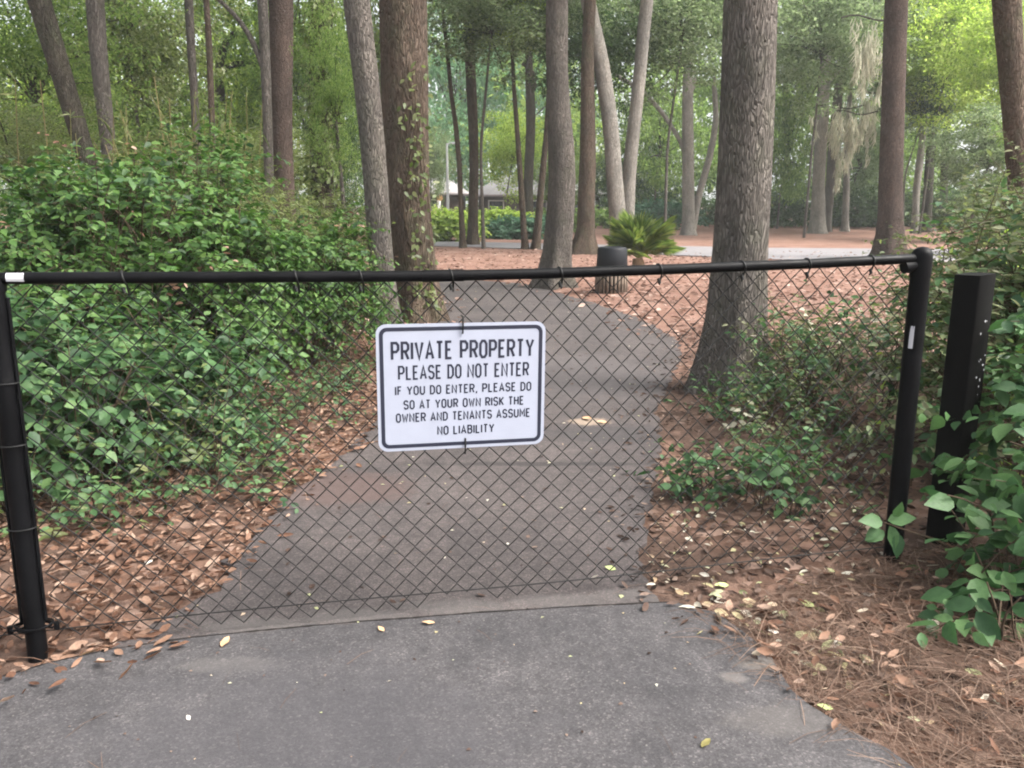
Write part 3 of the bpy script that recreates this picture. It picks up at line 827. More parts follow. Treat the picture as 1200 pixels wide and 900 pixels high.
def tree(label, axis_px, Y=None, bark='grey_bark', top=14.0, crown=None, crown_r=(3, 3, 2.4), name='tree', group=None, flare=.5, extra=None, crown_z=None, seed=None, base=None, sides=18, jit=.045):
    """axis_px: (x, y, width in photo pixels) from the foot upwards"""
    x0, y0, w0 = axis_px[0]
    if Y is None: g = G(x0, y0); Y = g[1]
    pts, rad = [], []
    for x, y, wd in axis_px:
        p = P(x, y, Y); pts.append(p); rad.append(wd * mpp(Y, p[2]) / 2)
    if pts[0][2] > .02:                          # foot hidden by what stands in front: carry it down to the ground
        d = pts[0] - pts[1]; k = pts[0][2] / max(-d[2], .05)
        f = pts[0] + d * k; f[1] = Y; f[2] = 0
        if base is not None: f = np.array([base, Y, 0.0])
        pts.insert(0, f); rad.insert(0, rad[0] * 1.05)
    z0 = pts[0][2]
    pts.insert(0, pts[0] - np.array([0, 0, .15])); rad.insert(0, rad[0] * 1.02)
    d = pts[-1] - pts[-2]; d = d / np.linalg.norm(d)
    if pts[-1][2] < top and top > 0:
        k = top - pts[-1][2]
        d2 = nrm(d * np.array([.6, .6, 1]))
        pts.append(pts[-1] + d2 * k * .5); rad.append(rad[-1] * .8)
        pts.append(pts[-1] + nrm(d2 * np.array([.3, .3, 1])) * k * .5); rad.append(rad[-2] * .35)
    foot = np.array([pts[1][0], pts[1][1], 0.0])
    seed = seed if seed is not None else int(abs(x0 * 7 + y0))
    t = thing(name, label, 'tree', foot, group)
    ch = trunk_chunks(np.array(pts) - foot, rad, seed, sides=sides, flare=flare, jit=jit)
    for br in (extra or []):                     # limbs, photo pixels (x, y, w[, dY])
        bp, brr = [], []
        for q in br:
            yy = Y + (q[3] if len(q) > 3 else 0); p = P(q[0], q[1], yy); bp.append(p - foot); brr.append(q[2] * mpp(yy, p[2]) / 2)
        ch += trunk_chunks(bp, brr, seed + len(ch), sides=8, flare=0, jit=.06, step=.25)
    build('trunk', ch, M[bark], t, True)
    if crown and Y < 30 and top >= 11: crown = ('t', crown[1])
    if crown:
        c = np.array(pts[-1]) - foot
        if crown_z: c[2] = crown_z
        add_crown(t, crown, c, crown_r, seed % 6)
    return t, foot, Y

# ---- trunks one can tell apart, near to far
big, bigf, bigY = tree('stout grey furrowed trunk standing at the right edge of the path', [(855, 458, 74), (858, 420, 68), (863, 380, 64), (867, 300, 62), (873, 200, 62), (878, 100, 62), (881, 0, 62)],
     bark='grey_bark', top=13, crown=('d', 'leaf_oak'), crown_r=(3.2, 3.2, 2.4), flare=.42, sides=44, jit=.022)
vt, vtf, vtY = tree('thickest brown trunk with ivy creeping up it left of the path', [(487, 375, 58), (485, 330, 53), (480, 250, 53), (476, 120, 55), (473, 0, 56)], bark='brown_bark', top=15, crown=('d', 'leaf_oak'), crown_r=(3.5, 3.5, 2.6), flare=.35, sides=36, jit=.025)
tree('slim grey leaning trunk rising against the ivy clad brown trunk', [(449, 340, 27), (441, 250, 28), (429, 100, 30), (419, 0, 31)], Y=9.3, top=13, crown=('e', 'leaf_oak'), crown_r=(2.5, 2.5, 2), sides=28, jit=.025)
tree('straight dark grey trunk in the straw between the path and the bin', [(650, 337, 36), (652, 310, 30), (656, 230, 32), (657, 180, 31), (655, 100, 26), (655, 0, 26)], top=14, crown=('d', 'leaf_oak'), crown_r=(3, 3, 2.2), sides=26, jit=.03, flare=.6)
tree('dark leaning trunk furthest left above the big bush', [(104, 195, 20), (92, 150, 21), (70, 70, 23), (48, 0, 25)], Y=13, bark='dark_bark', top=12, crown=('e', 'leaf_mid'), crown_r=(3, 3, 2.2))
tree('upright brown grey trunk close to the dark leaning trunk', [(128, 200, 15), (124, 150, 17), (116, 60, 19), (112, 0, 20)], Y=13.8, bark='grey_bark', top=12, crown=('e', 'leaf_mid'), crown_r=(2.5, 2.5, 2))
tree('thin pale trunk behind the tall dry canes', [(231, 170, 9), (228, 110, 9), (224, 50, 10), (221, 0, 10)], Y=19, bark='grey_bark', top=11, crown=('d', 'leaf_mid'), crown_r=(2.4, 2.4, 2))
tree('very thin brown trunk just right of the pale one behind the canes', [(250, 170, 7), (247, 100, 7), (244, 40, 7), (241, 0, 7)], Y=18, bark='brown_bark', top=11, crown=('d', 'leaf_mid'), crown_r=(2.2, 2.2, 1.8))
tree('grey trunk with a long limb arching over to the left', [(315, 190, 11), (312, 120, 11), (309, 50, 12), (307, 0, 12)], Y=16.5, bark='grey_bark', top=12, crown=('d', 'leaf_mid'), crown_r=(2.8, 2.8, 2.2),
     extra=[[(309, 80, 8), (300, 55, 7), (288, 30, 6), (270, 10, 5), (250, -6, 4)]])
tree('live oak with forked crooked limbs seen between the thin trunks', [(262, 160, 12), (258, 110, 11), (257, 70, 10), (265, 48, 8), (277, 35, 6)], Y=26, bark='dark_bark', top=0, crown=('d', 'leaf_mid'), crown_r=(4.0, 3.4, 2.6), crown_z=9.2,
     extra=[[(258, 84, 7), (270, 76, 7), (285, 73, 6), (300, 76, 4)]])
tree('reddish pine trunk beside the grey trunk with the arching limb', [(333, 190, 24), (331, 100, 26), (328, 0, 28)], Y=19, bark='pine_bark', top=17, crown=('e', 'leaf_dark'), crown_r=(3, 3, 2.6))
tk, tkf, tkY = tree('dark trunk smothered in creeper left of the slim leaning trunk', [(379, 230, 26), (378, 120, 27), (375, 0, 28)], Y=12.2, bark='dark_bark', top=12, crown=('e', 'leaf_dark'), crown_r=(2.5, 2.5, 2.2))
tree('thin crooked sapling trunk nearest the ivy clad trunk', [(543, 291, 7), (540, 240, 6), (538, 190, 6), (534, 150, 6), (528, 110, 5), (524, 60, 5), (520, 20, 4)], bark='brown_bark', top=9, crown=('d', 'leaf_oak'), crown_r=(2, 2, 1.5), sides=10)
tree('slender straight brown trunk between the crooked sapling and the lawn bushes', [(554, 287, 12), (555, 200, 11), (553, 100, 12), (550, 0, 12)], bark='brown_bark', top=14, crown=('d', 'leaf_oak'), crown_r=(3, 3, 2.4), sides=14)
tree('thin sapling trunk in the straw right of the fern bushes', [(615, 292, 7), (612, 240, 7), (607, 170, 6), (603, 110, 5)], bark='brown_bark', top=7.5, crown=('d', 'leaf_lime'), crown_r=(1.6, 1.6, 1.3), sides=10)
tree('far dark trunk in front of the brown house', [(619, 266, 12), (620, 200, 11), (621, 120, 11), (620, 80, 9)], extra=[[(621, 110, 6), (632, 96, 5), (626, 84, 4), (612, 74, 4)]], Y=40, bark='dark_bark', top=13, crown=('d', 'leaf_oak'), crown_r=(4, 4, 3), sides=12)
tree('short thin trunk leaning right behind the straight dark grey trunk', [(628, 292, 9), (633, 240, 8), (638, 190, 7), (641, 150, 6)], bark='brown_bark', top=8, crown=('d', 'leaf_oak'), crown_r=(2, 2, 1.6), sides=10)
tree('brown ivy footed trunk with a pale right side behind the bin', [(684, 298, 28), (687, 270, 20), (689, 200, 20), (690, 120, 17), (690, 60, 15)], bark='brown_bark', top=14, crown=('d', 'leaf_oak'), crown_r=(4, 4, 3), flare=.5)
tree('pale trunk leaning left out of the pair behind the palm', [(727, 288, 20), (722, 240, 19), (716, 160, 18), (703, 70, 18), (690, 0, 17)], Y=25, bark='pale_bark', top=14, crown=('d', 'leaf_oak'), crown_r=(4.0, 4.0, 3), base=None)
tree('pale trunk leaning right out of the pair behind the palm', [(733, 287, 17), (738, 220, 16), (746, 120, 15), (752, 50, 15), (758, 0, 15)], Y=25.6, bark='pale_bark', top=14, crown=('d', 'leaf_oak'), crown_r=(4, 4, 3))
tree('pale forked tree at the edge of the far straw bed left of the stout trunk', [(807, 273, 14), (806, 220, 14), (805, 150, 13), (808, 70, 12)], Y=40, bark='pale_bark', top=13, crown=('d', 'leaf_oak'), crown_r=(5, 5, 3.4),
     extra=[[(812, 268, 8), (818, 235, 8), (830, 190, 8), (839, 140, 7), (836, 90, 5)], [(804, 185, 5), (798, 165, 5), (775, 130, 5), (750, 103, 5), (726, 92, 5), (705, 70, 4), (690, 45, 3)], [(808, 110, 6), (820, 85, 5), (790, 70, 5), (765, 50, 5), (748, 30, 4), (735, 5, 4)]])
tree('pale trunk of the mossy pair on the far straw bed, the left one', [(957, 274, 18), (959, 220, 14), (964, 140, 14), (968, 70, 12)], extra=[[(966, 100, 7), (985, 78, 6), (1005, 78, 5)], [(967, 72, 7), (945, 40, 6), (920, 22, 6), (900, 5, 5)]], bark='pale_bark', top=14, crown=('d', 'leaf_oak'), crown_r=(5, 5, 3.2), sides=14)
tree('darker trunk of the mossy pair on the far straw bed, the right one', [(967, 272, 12), (972, 220, 11), (980, 140, 11), (984, 90, 10)], bark='grey_bark', top=12, crown=('d', 'leaf_oak'), crown_r=(4, 4, 3), sides=14)
tree('thin pale trunk hung with moss behind the pine', [(990, 268, 8), (991, 230, 8), (992, 190, 7)], bark='pale_bark', top=10, crown=('d', 'leaf_oak'), crown_r=(4, 4, 3), Y=46, sides=10)
tree('dark red pine trunk rising behind the right end of the rail', [(1041, 303, 30), (1043, 250, 26), (1047, 120, 25), (1052, 0, 25)], bark='pine_bark', top=18, crown=('e', 'leaf_dark'), crown_r=(3, 3, 2.6), sides=22)
tree('pale slim trunk just right of the red pine', [(1072, 268, 8), (1075, 220, 8), (1082, 140, 8)], Y=42, bark='pale_bark', top=10, crown=('d', 'leaf_lime'), crown_r=(4, 4, 3), sides=10)
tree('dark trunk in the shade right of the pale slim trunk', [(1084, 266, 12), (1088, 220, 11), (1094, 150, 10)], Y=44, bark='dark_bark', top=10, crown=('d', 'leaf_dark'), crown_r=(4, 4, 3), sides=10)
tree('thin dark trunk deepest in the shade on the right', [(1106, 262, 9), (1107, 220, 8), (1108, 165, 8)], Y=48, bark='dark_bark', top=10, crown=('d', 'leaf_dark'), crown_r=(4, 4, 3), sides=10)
tree('dark brown trunk at the right rim above the broad leaved bush', [(1193, 190, 25), (1189, 130, 26), (1184, 60, 28), (1178, 0, 30)], Y=12, bark='brown_bark', top=12, crown=('e', 'leaf_oak'), crown_r=(2.6, 2.6, 2), sides=20)

# ---- understory trees: foliage that fills the middle distance
U = [  # x, y, Y, rx, ry (photo px), crown, leaf, label
 (35, 75, 17, 140, 120, 'e', 'leaf_mid', 'loose olive green tree behind the dark leaning trunk'),
 (150, 45, 21, 120, 110, 'f', 'leaf_olive', 'olive tree whose crown spreads behind the two dark trunks'),
 (15, 190, 14, 120, 80, 'e', 'leaf_olive', 'low yellowish thicket tree at the far left above the bush'),
 (180, 160, 24, 110, 75, 'f', 'leaf_mid', 'low mid green tree behind the dry canes'),
 (275, 110, 30, 100, 110, 'f', 'leaf_lime', 'pale sunlit tree seen between the thin trunks'),
 (345, 70, 26, 90, 110, 'f', 'leaf_mid', 'mid green tree behind the reddish pine'),
 (395, 160, 17, 50, 100, 'e', 'leaf_dark', 'dark narrow tree behind the creeper clad trunk'),
 (392, 110, 11.4, 42, 95, 'e', 'leaf_mid', 'thin leafy sapling veiling the creeper clad trunk'),
 (652, 205, 44, 42, 40, 'f', 'leaf_mid', 'low leafy tree before the right end of the brown house'),
 (505, 190, 50, 30, 50, 'f', 'leaf_oak', 'grey green tree beside the light roofed house behind the thick brown trunk'),
 (300, 190, 21, 110, 45, 'f', 'leaf_olive', 'low olive sapling crown behind the top of the big bush'),
 (575, 20, 27, 120, 60, 'f', 'leaf_oak', 'dull green oak crown overhanging the straw bed'),
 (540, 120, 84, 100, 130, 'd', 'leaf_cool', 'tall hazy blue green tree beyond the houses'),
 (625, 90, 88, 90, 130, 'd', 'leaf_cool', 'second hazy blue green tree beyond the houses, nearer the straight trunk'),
 (600, 172, 46, 44, 54, 'f', 'leaf_lime', 'small bright yellow green tree in front of the brown house'),
 (690, 45, 29, 100, 75, 'f', 'leaf_dark', 'dark oak crown behind the pale leaning pair'),
 (668, 165, 80, 60, 70, 'd', 'leaf_lime', 'light green tree showing behind the straight dark grey trunk'),
 (800, 25, 30, 110, 75, 'f', 'leaf_oak', 'dark drooping oak crown left of the stout trunk'),
 (775, 150, 56, 80, 90, 'd', 'leaf_mid', 'bright green tree behind the palm'),
 (740, 205, 60, 70, 50, 'd', 'leaf_dark', 'dark low tree behind the clipped hedge'),
 (925, 150, 50, 60, 110, 'd', 'leaf_mid', 'mid green tree right of the stout trunk beyond the straw bed'),
 (965, 40, 36, 100, 75, 'f', 'leaf_oak', 'mossy oak crown over the far straw bed'),
 (1010, 170, 52, 60, 75, 'd', 'leaf_oak', 'grey green tree behind the hanging moss'),
 (1110, 70, 40, 90, 70, 'f', 'leaf_lime', 'bright yellow green tree right of the red pine'),
 (1195, 60, 34, 85, 95, 'f', 'leaf_lime', 'bright yellow green tree behind the right rim trunk'),
 (1085, 120, 42, 60, 38, 'f', 'leaf_dark', 'dark low bough tree under the yellow green crown'),
 (1160, 175, 32, 75, 60, 'f', 'leaf_oak', 'soft grey green tree above the right hand shrubs'),
 (1230, 190, 24, 60, 90, 'f', 'leaf_mid', 'mid green tree at the right rim behind the shrubs'),
 (1050, 190, 56, 80, 60, 'd', 'leaf_mid', 'small green tree in the shade behind the red pine'),
 (860, 130, 62, 70, 100, 'd', 'leaf_mid', 'green tree mostly hidden behind the stout trunk'),
 (440, 90, 30, 60, 120, 'f', 'leaf_olive', 'olive tree glimpsed between the slim and the ivy clad trunks'),
 (90, 130, 30, 120, 110, 'f', 'leaf_lime', 'paler tree glimpsed behind the leaning dark trunk'),
]
for q, (x, y, Y, rx, ry, k, lm, lab) in enumerate(U):
    c = P(x, y, Y); k_ = mpp(Y, c[2]); foot = np.array([c[0] + ((q * 37) % 11 - 5) * .06, Y + rx * k_ * .2, 0])
    t = thing('understory_tree', lab, 'tree', foot)
    r = rng(500 + q)
    ctr = c - foot
    zb_ = ctr[2] - ry * k_ * .3
    tp = [np.array([0, 0, -.15]), np.array([r.normal() * .12, r.normal() * .1, max(.3, zb_ * .5)]), ctr - np.array([0, 0, ry * k_ * .32])]
    if tp[-1][2] < .5: tp[-1] = np.array([ctr[0], ctr[1], .5]); tp[1][2] = .2
    rb_ = .035 + .008 * rx * k_
    build('trunk', trunk_chunks(tp, [rb_, rb_ * .85, rb_ * .55], q, sides=9, flare=.3, step=.3), M['grey_bark'], t, True)
    add_crown(t, (k, lm), ctr, (rx * k_, rx * k_ * .8, ry * k_), q * 1.3)

# ---- the wood beyond, one mass
def far_wood():
    r = rng(77); nC = 1500
    az = r.uniform(-.72, .72, nC); dist = r.uniform(64, 125, nC)
    z = r.random(nC) ** .9 * (10 + dist * .26)
    C = np.stack([np.sin(az) * dist, np.cos(az) * dist, z], -1)
    keep = ~((np.abs(az + .28) < .05) & (z > 17) & (r.random(nC) < .6))
    C = C[keep]; cr = r.uniform(1.2, 3.4, len(C)); per = 62
    ci = np.repeat(np.arange(len(C)), per); n = len(ci)
    g = nrm(r.normal(size=(n, 3))) * (r.random(n) ** .45)[:, None]
    Pn = C[ci] + g * cr[ci][:, None] * np.array([1, 1, .6]); Pn[:, 2] = np.abs(Pn[:, 2])
    L = r.uniform(.35, .8, n)
    D = nrm(g + r.normal(size=(n, 3)) * .6 + np.array([0, 0, -.3])); Nn = nrm(np.array([0, -.3, 1.0]) + r.normal(size=(n, 3)) * .6)
    return leaves(Pn, D, Nn, L, L * .6, QUAD), r
fw, r = far_wood()
stuff(build('far_woodland', [fw], M['leaf_mid']), 'mass of green woodland closing the view beyond the houses', 'woodland')

# ------------------------------------------------------------------ bushes built twig by twig
def twig_bush(blobs, n_tw, per, L0, W0, seed, tw_len=.45, droop=.25, inner=.5, up=.25, zmin=.02, tpl=BROAD, low=-.35, jit=.22, outw=.75, gap=0.0):
    r = rng(seed); bl = np.array(blobs, float)
    area = np.array([(b[3] * b[4] + b[3] * b[5] + b[4] * b[5]) for b in bl]); bi = r.choice(len(bl), n_tw, p=area / area.sum())
    d = nrm(r.normal(size=(n_tw * 4, 3))); d = d[d[:, 2] > low][:n_tw]
    while len(d) < n_tw:
        e = nrm(r.normal(size=(n_tw, 3))); d = np.vstack([d, e[e[:, 2] > low]])[:n_tw]
    C, R = bl[bi, :3], bl[bi, 3:6]
    out = nrm(d / R)
    lump = 1 + jit * np.sin(4 * d[:, 0] + 3 * d[:, 1] + seed + bi) * np.sin(5 * d[:, 2] + 2 * d[:, 1] + bi)
    depth = inner + (1 - inner) * r.random(n_tw) ** .6
    S0 = C + d * R * (depth * lump)[:, None]
    if gap:                                      # hollows: twigs left out by a wave pattern to shape dark gaps
        hol = np.sin(4.1 * S0[:, 0] + seed) * np.sin(3.3 * S0[:, 1] + 1.7) + np.sin(5.2 * S0[:, 2] + 2.1 * S0[:, 0] + seed * .3) * .8 + .35 * np.sin(11 * S0[:, 0] + 9 * S0[:, 2])
        m_ = (hol > gap) | (r.random(n_tw) < .06)
        S0, C, R, d, out = S0[m_], C[m_], R[m_], d[m_], out[m_]; n_tw = len(S0)
    tl_ = tw_len * r.uniform(.5, 1.3, n_tw)
    td = nrm(out * outw + r.normal(size=(n_tw, 3)) * .45 + np.array([0, 0, up]))
    s = np.linspace(0, 1, per + 1)[1:]
    def at(ss): return S0[:, None] + td[:, None] * (ss * tl_[:, None])[..., None] - np.array([0, 0, 1.0]) * (droop * tl_[:, None] * ss ** 2)[..., None]
    ss = np.broadcast_to(s[None], (n_tw, per)) + r.normal(size=(n_tw, per)) * .03
    LP = at(ss)
    tan = nrm(td[:, None] - np.array([0, 0, 2.0]) * droop * ss[..., None])
    sd_ = nrm(np.cross(tan, np.array([.1, .05, 1.0])))
    alt = np.where(np.arange(per) % 2, 1, -1)[None, :, None]
    axis = nrm(tan * .55 + sd_ * alt * .9 + r.normal(size=LP.shape) * .28 + np.array([0, 0, -.22]))
    nor = nrm(np.array([0, 0, .75]) + out[:, None] * .6 + r.normal(size=LP.shape) * .5)
    L = L0 * r.uniform(.45, 1.35, (n_tw, per)) * (1 - .25 * ss)
    P1, A1, N1, L1 = LP.reshape(-1, 3), axis.reshape(-1, 3), nor.reshape(-1, 3), L.ravel()
    k = P1[:, 2] > zmin
    lf = leaves(P1[k], A1[k], N1[k], L1[k], L1[k] * W0 / L0, tpl)
    st_ = at(np.broadcast_to(np.linspace(-.9, 1, 6)[None], (n_tw, 6)))
    rt = np.linspace(1.6, .5, 6)[None] * .003 * np.ones((n_tw, 1))
    m = r.random(n_tw) < .6
    stt = tubes_vec(np.maximum(st_[m], np.array([-1e9, -1e9, .0])), rt[m], 3)
    return lf, stt

def stems_for(blobs, seed, n=5, rad=.012):
    r = rng(seed); out = []
    for b in blobs:
        for q in range(n):
            an = r.uniform(0, 6.28); f = r.uniform(.1, .5)
            p0_ = np.array([b[0] + b[3] * .25 * math.cos(an), b[1] + b[4] * .25 * math.sin(an), -.05])
            p2_ = np.array([b[0] + b[3] * (f + .3) * math.cos(an), b[1] + b[4] * (f + .3) * math.sin(an), b[2] + b[5] * r.uniform(.2, .75)])
            p1_ = (p0_ + p2_) / 2 + r.normal(size=3) * .08
            t = np.linspace(0, 1, 7)[:, None]
            out += tube((1 - t) ** 2 * p0_ + 2 * t * (1 - t) * p1_ + t ** 2 * p2_, np.linspace(rad, rad * .4, 7), 5)
    return out

def bush(name, label, cat, blobs, leafm, group=None, stem_n=5, stem_r=.012, core=0, mix=(), **kw):
    c = np.array([np.mean([b[0] for b in blobs]), np.mean([b[1] for b in blobs]), 0])
    t = thing(name, label, cat, c, group)
    lf, stt = twig_bush(blobs, **kw)
    lf = [lf]
    if core:                                     # the leaves deeper inside
        kc = dict(kw); kc.pop('gap', None); kc.update(n_tw=int(kw['n_tw'] * core), seed=kw['seed'] + 500, inner=.3)
        lf.append(twig_bush([(*b[:3], b[3] * .78, b[4] * .78, b[5] * .8) for b in blobs], **kc)[0])
    build('foliage', lf, M[leafm], t, False, c)
    for mt, kx in mix:                           # other growth tangled into it
        km = dict(kw); km.update(kx); build('foliage', [twig_bush(blobs, **km)[0]], M[mt], t, False, c)
    build('stem', [stt] + stems_for(blobs, kw['seed'], stem_n, stem_r), M['stem'], t, False, c)
    return t

# the big mound left of the path
bush('big_bush', 'big dense dark green bush mounded behind the left half of the fence', 'bush',
     [(-2.95, 6.3, .88, 1.05, 1.15, .95), (-3.8, 6.3, .66, 1.1, 1.2, .74), (-2.25, 6.7, .5, .6, .9, .7), (-1.78, 7.3, .58, .42, .6, .66), (-3.0, 5.3, .45, .9, .7, .6)], 'leaf_bush', n_tw=4300, per=12, L0=.068, W0=.038, seed=21, core=.35, tw_len=.42, droop=.42, inner=.66, jit=.36, gap=-.5,
     mix=[('leaf_vine', dict(n_tw=420, L0=.085, W0=.055, seed=121, gap=.1, per=8)), ('leaf_olive', dict(n_tw=260, L0=.06, W0=.02, seed=122, tw_len=.5, gap=.3)), ('litter', dict(n_tw=70, per=5, L0=.06, W0=.03, seed=123))])
bush('bush', 'dark fine leaved bush running out of the frame left of the big mound', 'bush',
     [(-5.2, 6.6, .48, 1.5, 1.4, .62), (-4.5, 5.2, .42, 1.0, 1.0, .65)], 'leaf_bush', n_tw=2000, per=12, L0=.06, W0=.027, seed=22, core=.5, tw_len=.45, droop=.35, inner=.62, jit=.3, gap=-.6, mix=[('leaf_olive', dict(n_tw=300, L0=.06, W0=.02, seed=124)), ('leaf_vine', dict(n_tw=160, L0=.08, W0=.05, seed=125))])
bush('bush', 'olive green feathery shrub filling the gap between the big bush and the leaning trunk', 'bush',
     [(-2.3, 8.2, .6, .6, .9, .75), (-2.25, 10.6, .7, .55, .5, .95), (-3.1, 9.0, .85, 1.2, 1.2, .95)], 'leaf_olive', n_tw=1300, per=13, L0=.06, W0=.022, seed=23, core=.5, tw_len=.48, droop=.45, inner=.55)
bush('vine_mound', 'pale blue green broad leaved creeper mounded against the left fence post', 'creeper',
     [(-2.4, 4.0, .36, .6, .6, .5), (-3.0, 3.8, .5, .7, .7, .6), (-2.15, 4.7, .28, .55, .6, .4)], 'leaf_vine', n_tw=900, per=9, L0=.072, W0=.05, seed=24, core=.5, tw_len=.34, droop=.35, inner=.55, jit=.35, gap=-.4, mix=[('leaf_fresh', dict(n_tw=160, L0=.09, W0=.06, seed=126)), ('leaf_olive', dict(n_tw=120, L0=.05, W0=.03, seed=127)), ('leaf_fallen', dict(n_tw=8, per=4, L0=.05, W0=.03, seed=128))])
bush('ground_creeper', 'low straggling creeper fringing the foot of the big bush beside the leaves', 'creeper',
     [(-1.75, 4.4, .08, .45, .5, .26), (-1.85, 4.5, .05, .42, .5, .2), (-1.5, 5.3, .04, .35, .6, .18), (-1.4, 6.2, .05, .25, .6, .2), (-2.0, 3.7, .05, .4, .38, .22), (-1.55, 3.95, .03, .3, .3, .1)], 'leaf_vine', n_tw=420, per=8, L0=.05, W0=.03, seed=25, tw_len=.28, droop=.3, inner=.2, stem_r=.004)
bush('ground_creeper', 'yellowish young shoots poking out of the creeper near the leaf carpet', 'creeper',
     [(-1.8, 4.1, .1, .4, .4, .3), (-2.3, 3.5, .1, .4, .3, .3)], 'leaf_olive', n_tw=60, per=8, L0=.055, W0=.022, seed=26, tw_len=.45, droop=.05, up=.6, inner=.1, stem_r=.004)
# undergrowth right of the path
bush('sapling_clump', 'tangled small leaved saplings behind the right end of the mesh', 'shrub',
     [(2.15, 5.7, .34, .40, .55, .4), (2.6, 5.4, .38, .42, .6, .42), (1.85, 5.0, .10, .4, .4, .2), (1.7, 4.3, .05, .45, .4, .16)], 'leaf_right', n_tw=220, per=10, L0=.05, W0=.026, seed=31, tw_len=.34, droop=.15, inner=.2, mix=[('leaf_vine', dict(n_tw=85, L0=.06, W0=.034, seed=131)), ('leaf_fresh', dict(n_tw=55, L0=.08, W0=.03, seed=132)), ('moss', dict(n_tw=14, L0=.06, W0=.04, seed=133))], stem_n=9, stem_r=.007)
bush('sapling_clump', 'green leafy shoots growing around the foot of the stout trunk', 'shrub',
     [(1.95, 5.45, .06, .34, .3, .2), (2.3, 6.2, .2, .3, .4, .35), (1.5, 5.5, .03, .2, .25, .1)], 'leaf_fresh', n_tw=110, per=9, L0=.07, W0=.03, seed=32, mix=[('leaf_olive', dict(n_tw=60, seed=134))], tw_len=.34, droop=.1, inner=.2, stem_n=6, stem_r=.005)
bush('sapling', 'low broad leaved seedling patch in the dirt before the right post', 'plant',
     [(1.28, 3.75, .1, .22, .25, .17), (1.0, 4.0, .06, .14, .14, .12)], 'leaf_fresh', n_tw=46, per=6, L0=.075, W0=.045, seed=33, mix=[('leaf_vine', dict(n_tw=30, seed=135, L0=.06, W0=.04))], tw_len=.22, droop=.2, inner=.2, stem_n=4, stem_r=.004)
sx = G(805, 580)
bush('sapling', 'tiny bright green seedling at the right edge of the path', 'plant', [(sx[0], sx[1], .06, .06, .06, .08)], 'leaf_fresh', n_tw=14, per=5, L0=.06, W0=.02, seed=34, tw_len=.12, droop=.1, inner=.1, stem_n=3, stem_r=.003)
bush('shrub', 'pale green loose shrub rising behind the black wooden post', 'shrub',
     [(2.95, 4.5, .7, .5, .6, .7), (3.3, 4.2, .8, .6, .8, .7), (2.4, 3.9, .38, .3, .4, .4)], 'leaf_right', n_tw=700, per=11, L0=.075, W0=.034, seed=35, mix=[('leaf_fresh', dict(n_tw=200, L0=.08, W0=.045, seed=136)), ('leaf_lime', dict(n_tw=50, L0=.06, seed=137))], tw_len=.45, droop=.2, inner=.35, stem_n=8)
bush('shrub', 'greyish shrub reaching above the fence at the right rim', 'shrub',
     [(4.5, 6.0, .9, .9, 1.0, .95), (4.1, 6.8, .7, .6, .8, .8)], 'leaf_right', mix=[('leaf_olive', dict(n_tw=200, L0=.08, W0=.03, seed=138))], n_tw=700, per=11, L0=.075, W0=.032, seed=36, tw_len=.5, droop=.2, inner=.4, stem_n=7)
bush('broad_leaved_bush', 'broad leaved bush spilling round the black post at the right rim', 'bush',
     [(2.08, 2.85, .3, .22, .3, .3), (2.3, 3.1, .55, .25, .35, .42), (1.8, 2.72, .14, .14, .16, .16), (1.72, 2.5, .12, .12, .12, .14)], 'leaf_fresh', n_tw=150, per=7, L0=.105, W0=.062, seed=37, tw_len=.3, droop=.3, inner=.35, stem_n=6, stem_r=.007)
def shoot(label, name, path, spec, leafm):
    path = np.array(path); t = thing(name, label, 'plant', (*path[0][:2], 0)); c = np.array([*path[0][:2], 0])
    build('stem', tube(path, np.linspace(.006, .0025, len(path)), 6), M['stem'], t, True, c)
    ch = [leaves(np.array([p]), np.array([d]), np.array([n_]), np.array([L]), L * .6) for p, d, n_, L in spec]
    build('foliage', ch, M[leafm], t, False, c)
ps = [P(1165, 690, 3.0), P(1140, 655, 2.95), P(1095, 632, 2.88), P(1052, 618, 2.82), P(1036, 612, 2.8)]; ps[0][2] = 0
fl = lambda x, y, L, dx, dz, Y=2.8: (P(x, y, Y), nrm(np.array([dx, -.35, dz])), nrm(np.array([.15, -.75, .7])), L)
shoot('bright green leafy shoot reaching in front of the right post foot', 'leafy_shoot', ps,
      [fl(1034, 612, .105, -1, .25), fl(1040, 610, .10, .9, .3), fl(1042, 616, .095, .3, -1), fl(1030, 618, .075, -.7, -.5), fl(1050, 624, .10, .1, -1.1), fl(1048, 606, .07, .2, .9), fl(1036, 622, .08, -.9, -.4)], 'leaf_fresh')
ps = [P(1185, 640, 2.9), P(1160, 600, 2.85), P(1130, 585, 2.8), P(1110, 580, 2.76)]; ps[0][2] = 0
shoot('drooping pair of blue green leaves crossing the black wooden post', 'leafy_shoot', ps,
      [fl(1118, 588, .13, -1, .1, 2.78), fl(1135, 590, .11, .1, -.8, 2.8), fl(1150, 592, .10, .9, .2, 2.8), fl(1145, 600, .09, .6, -.7, 2.8)], 'leaf_fresh')
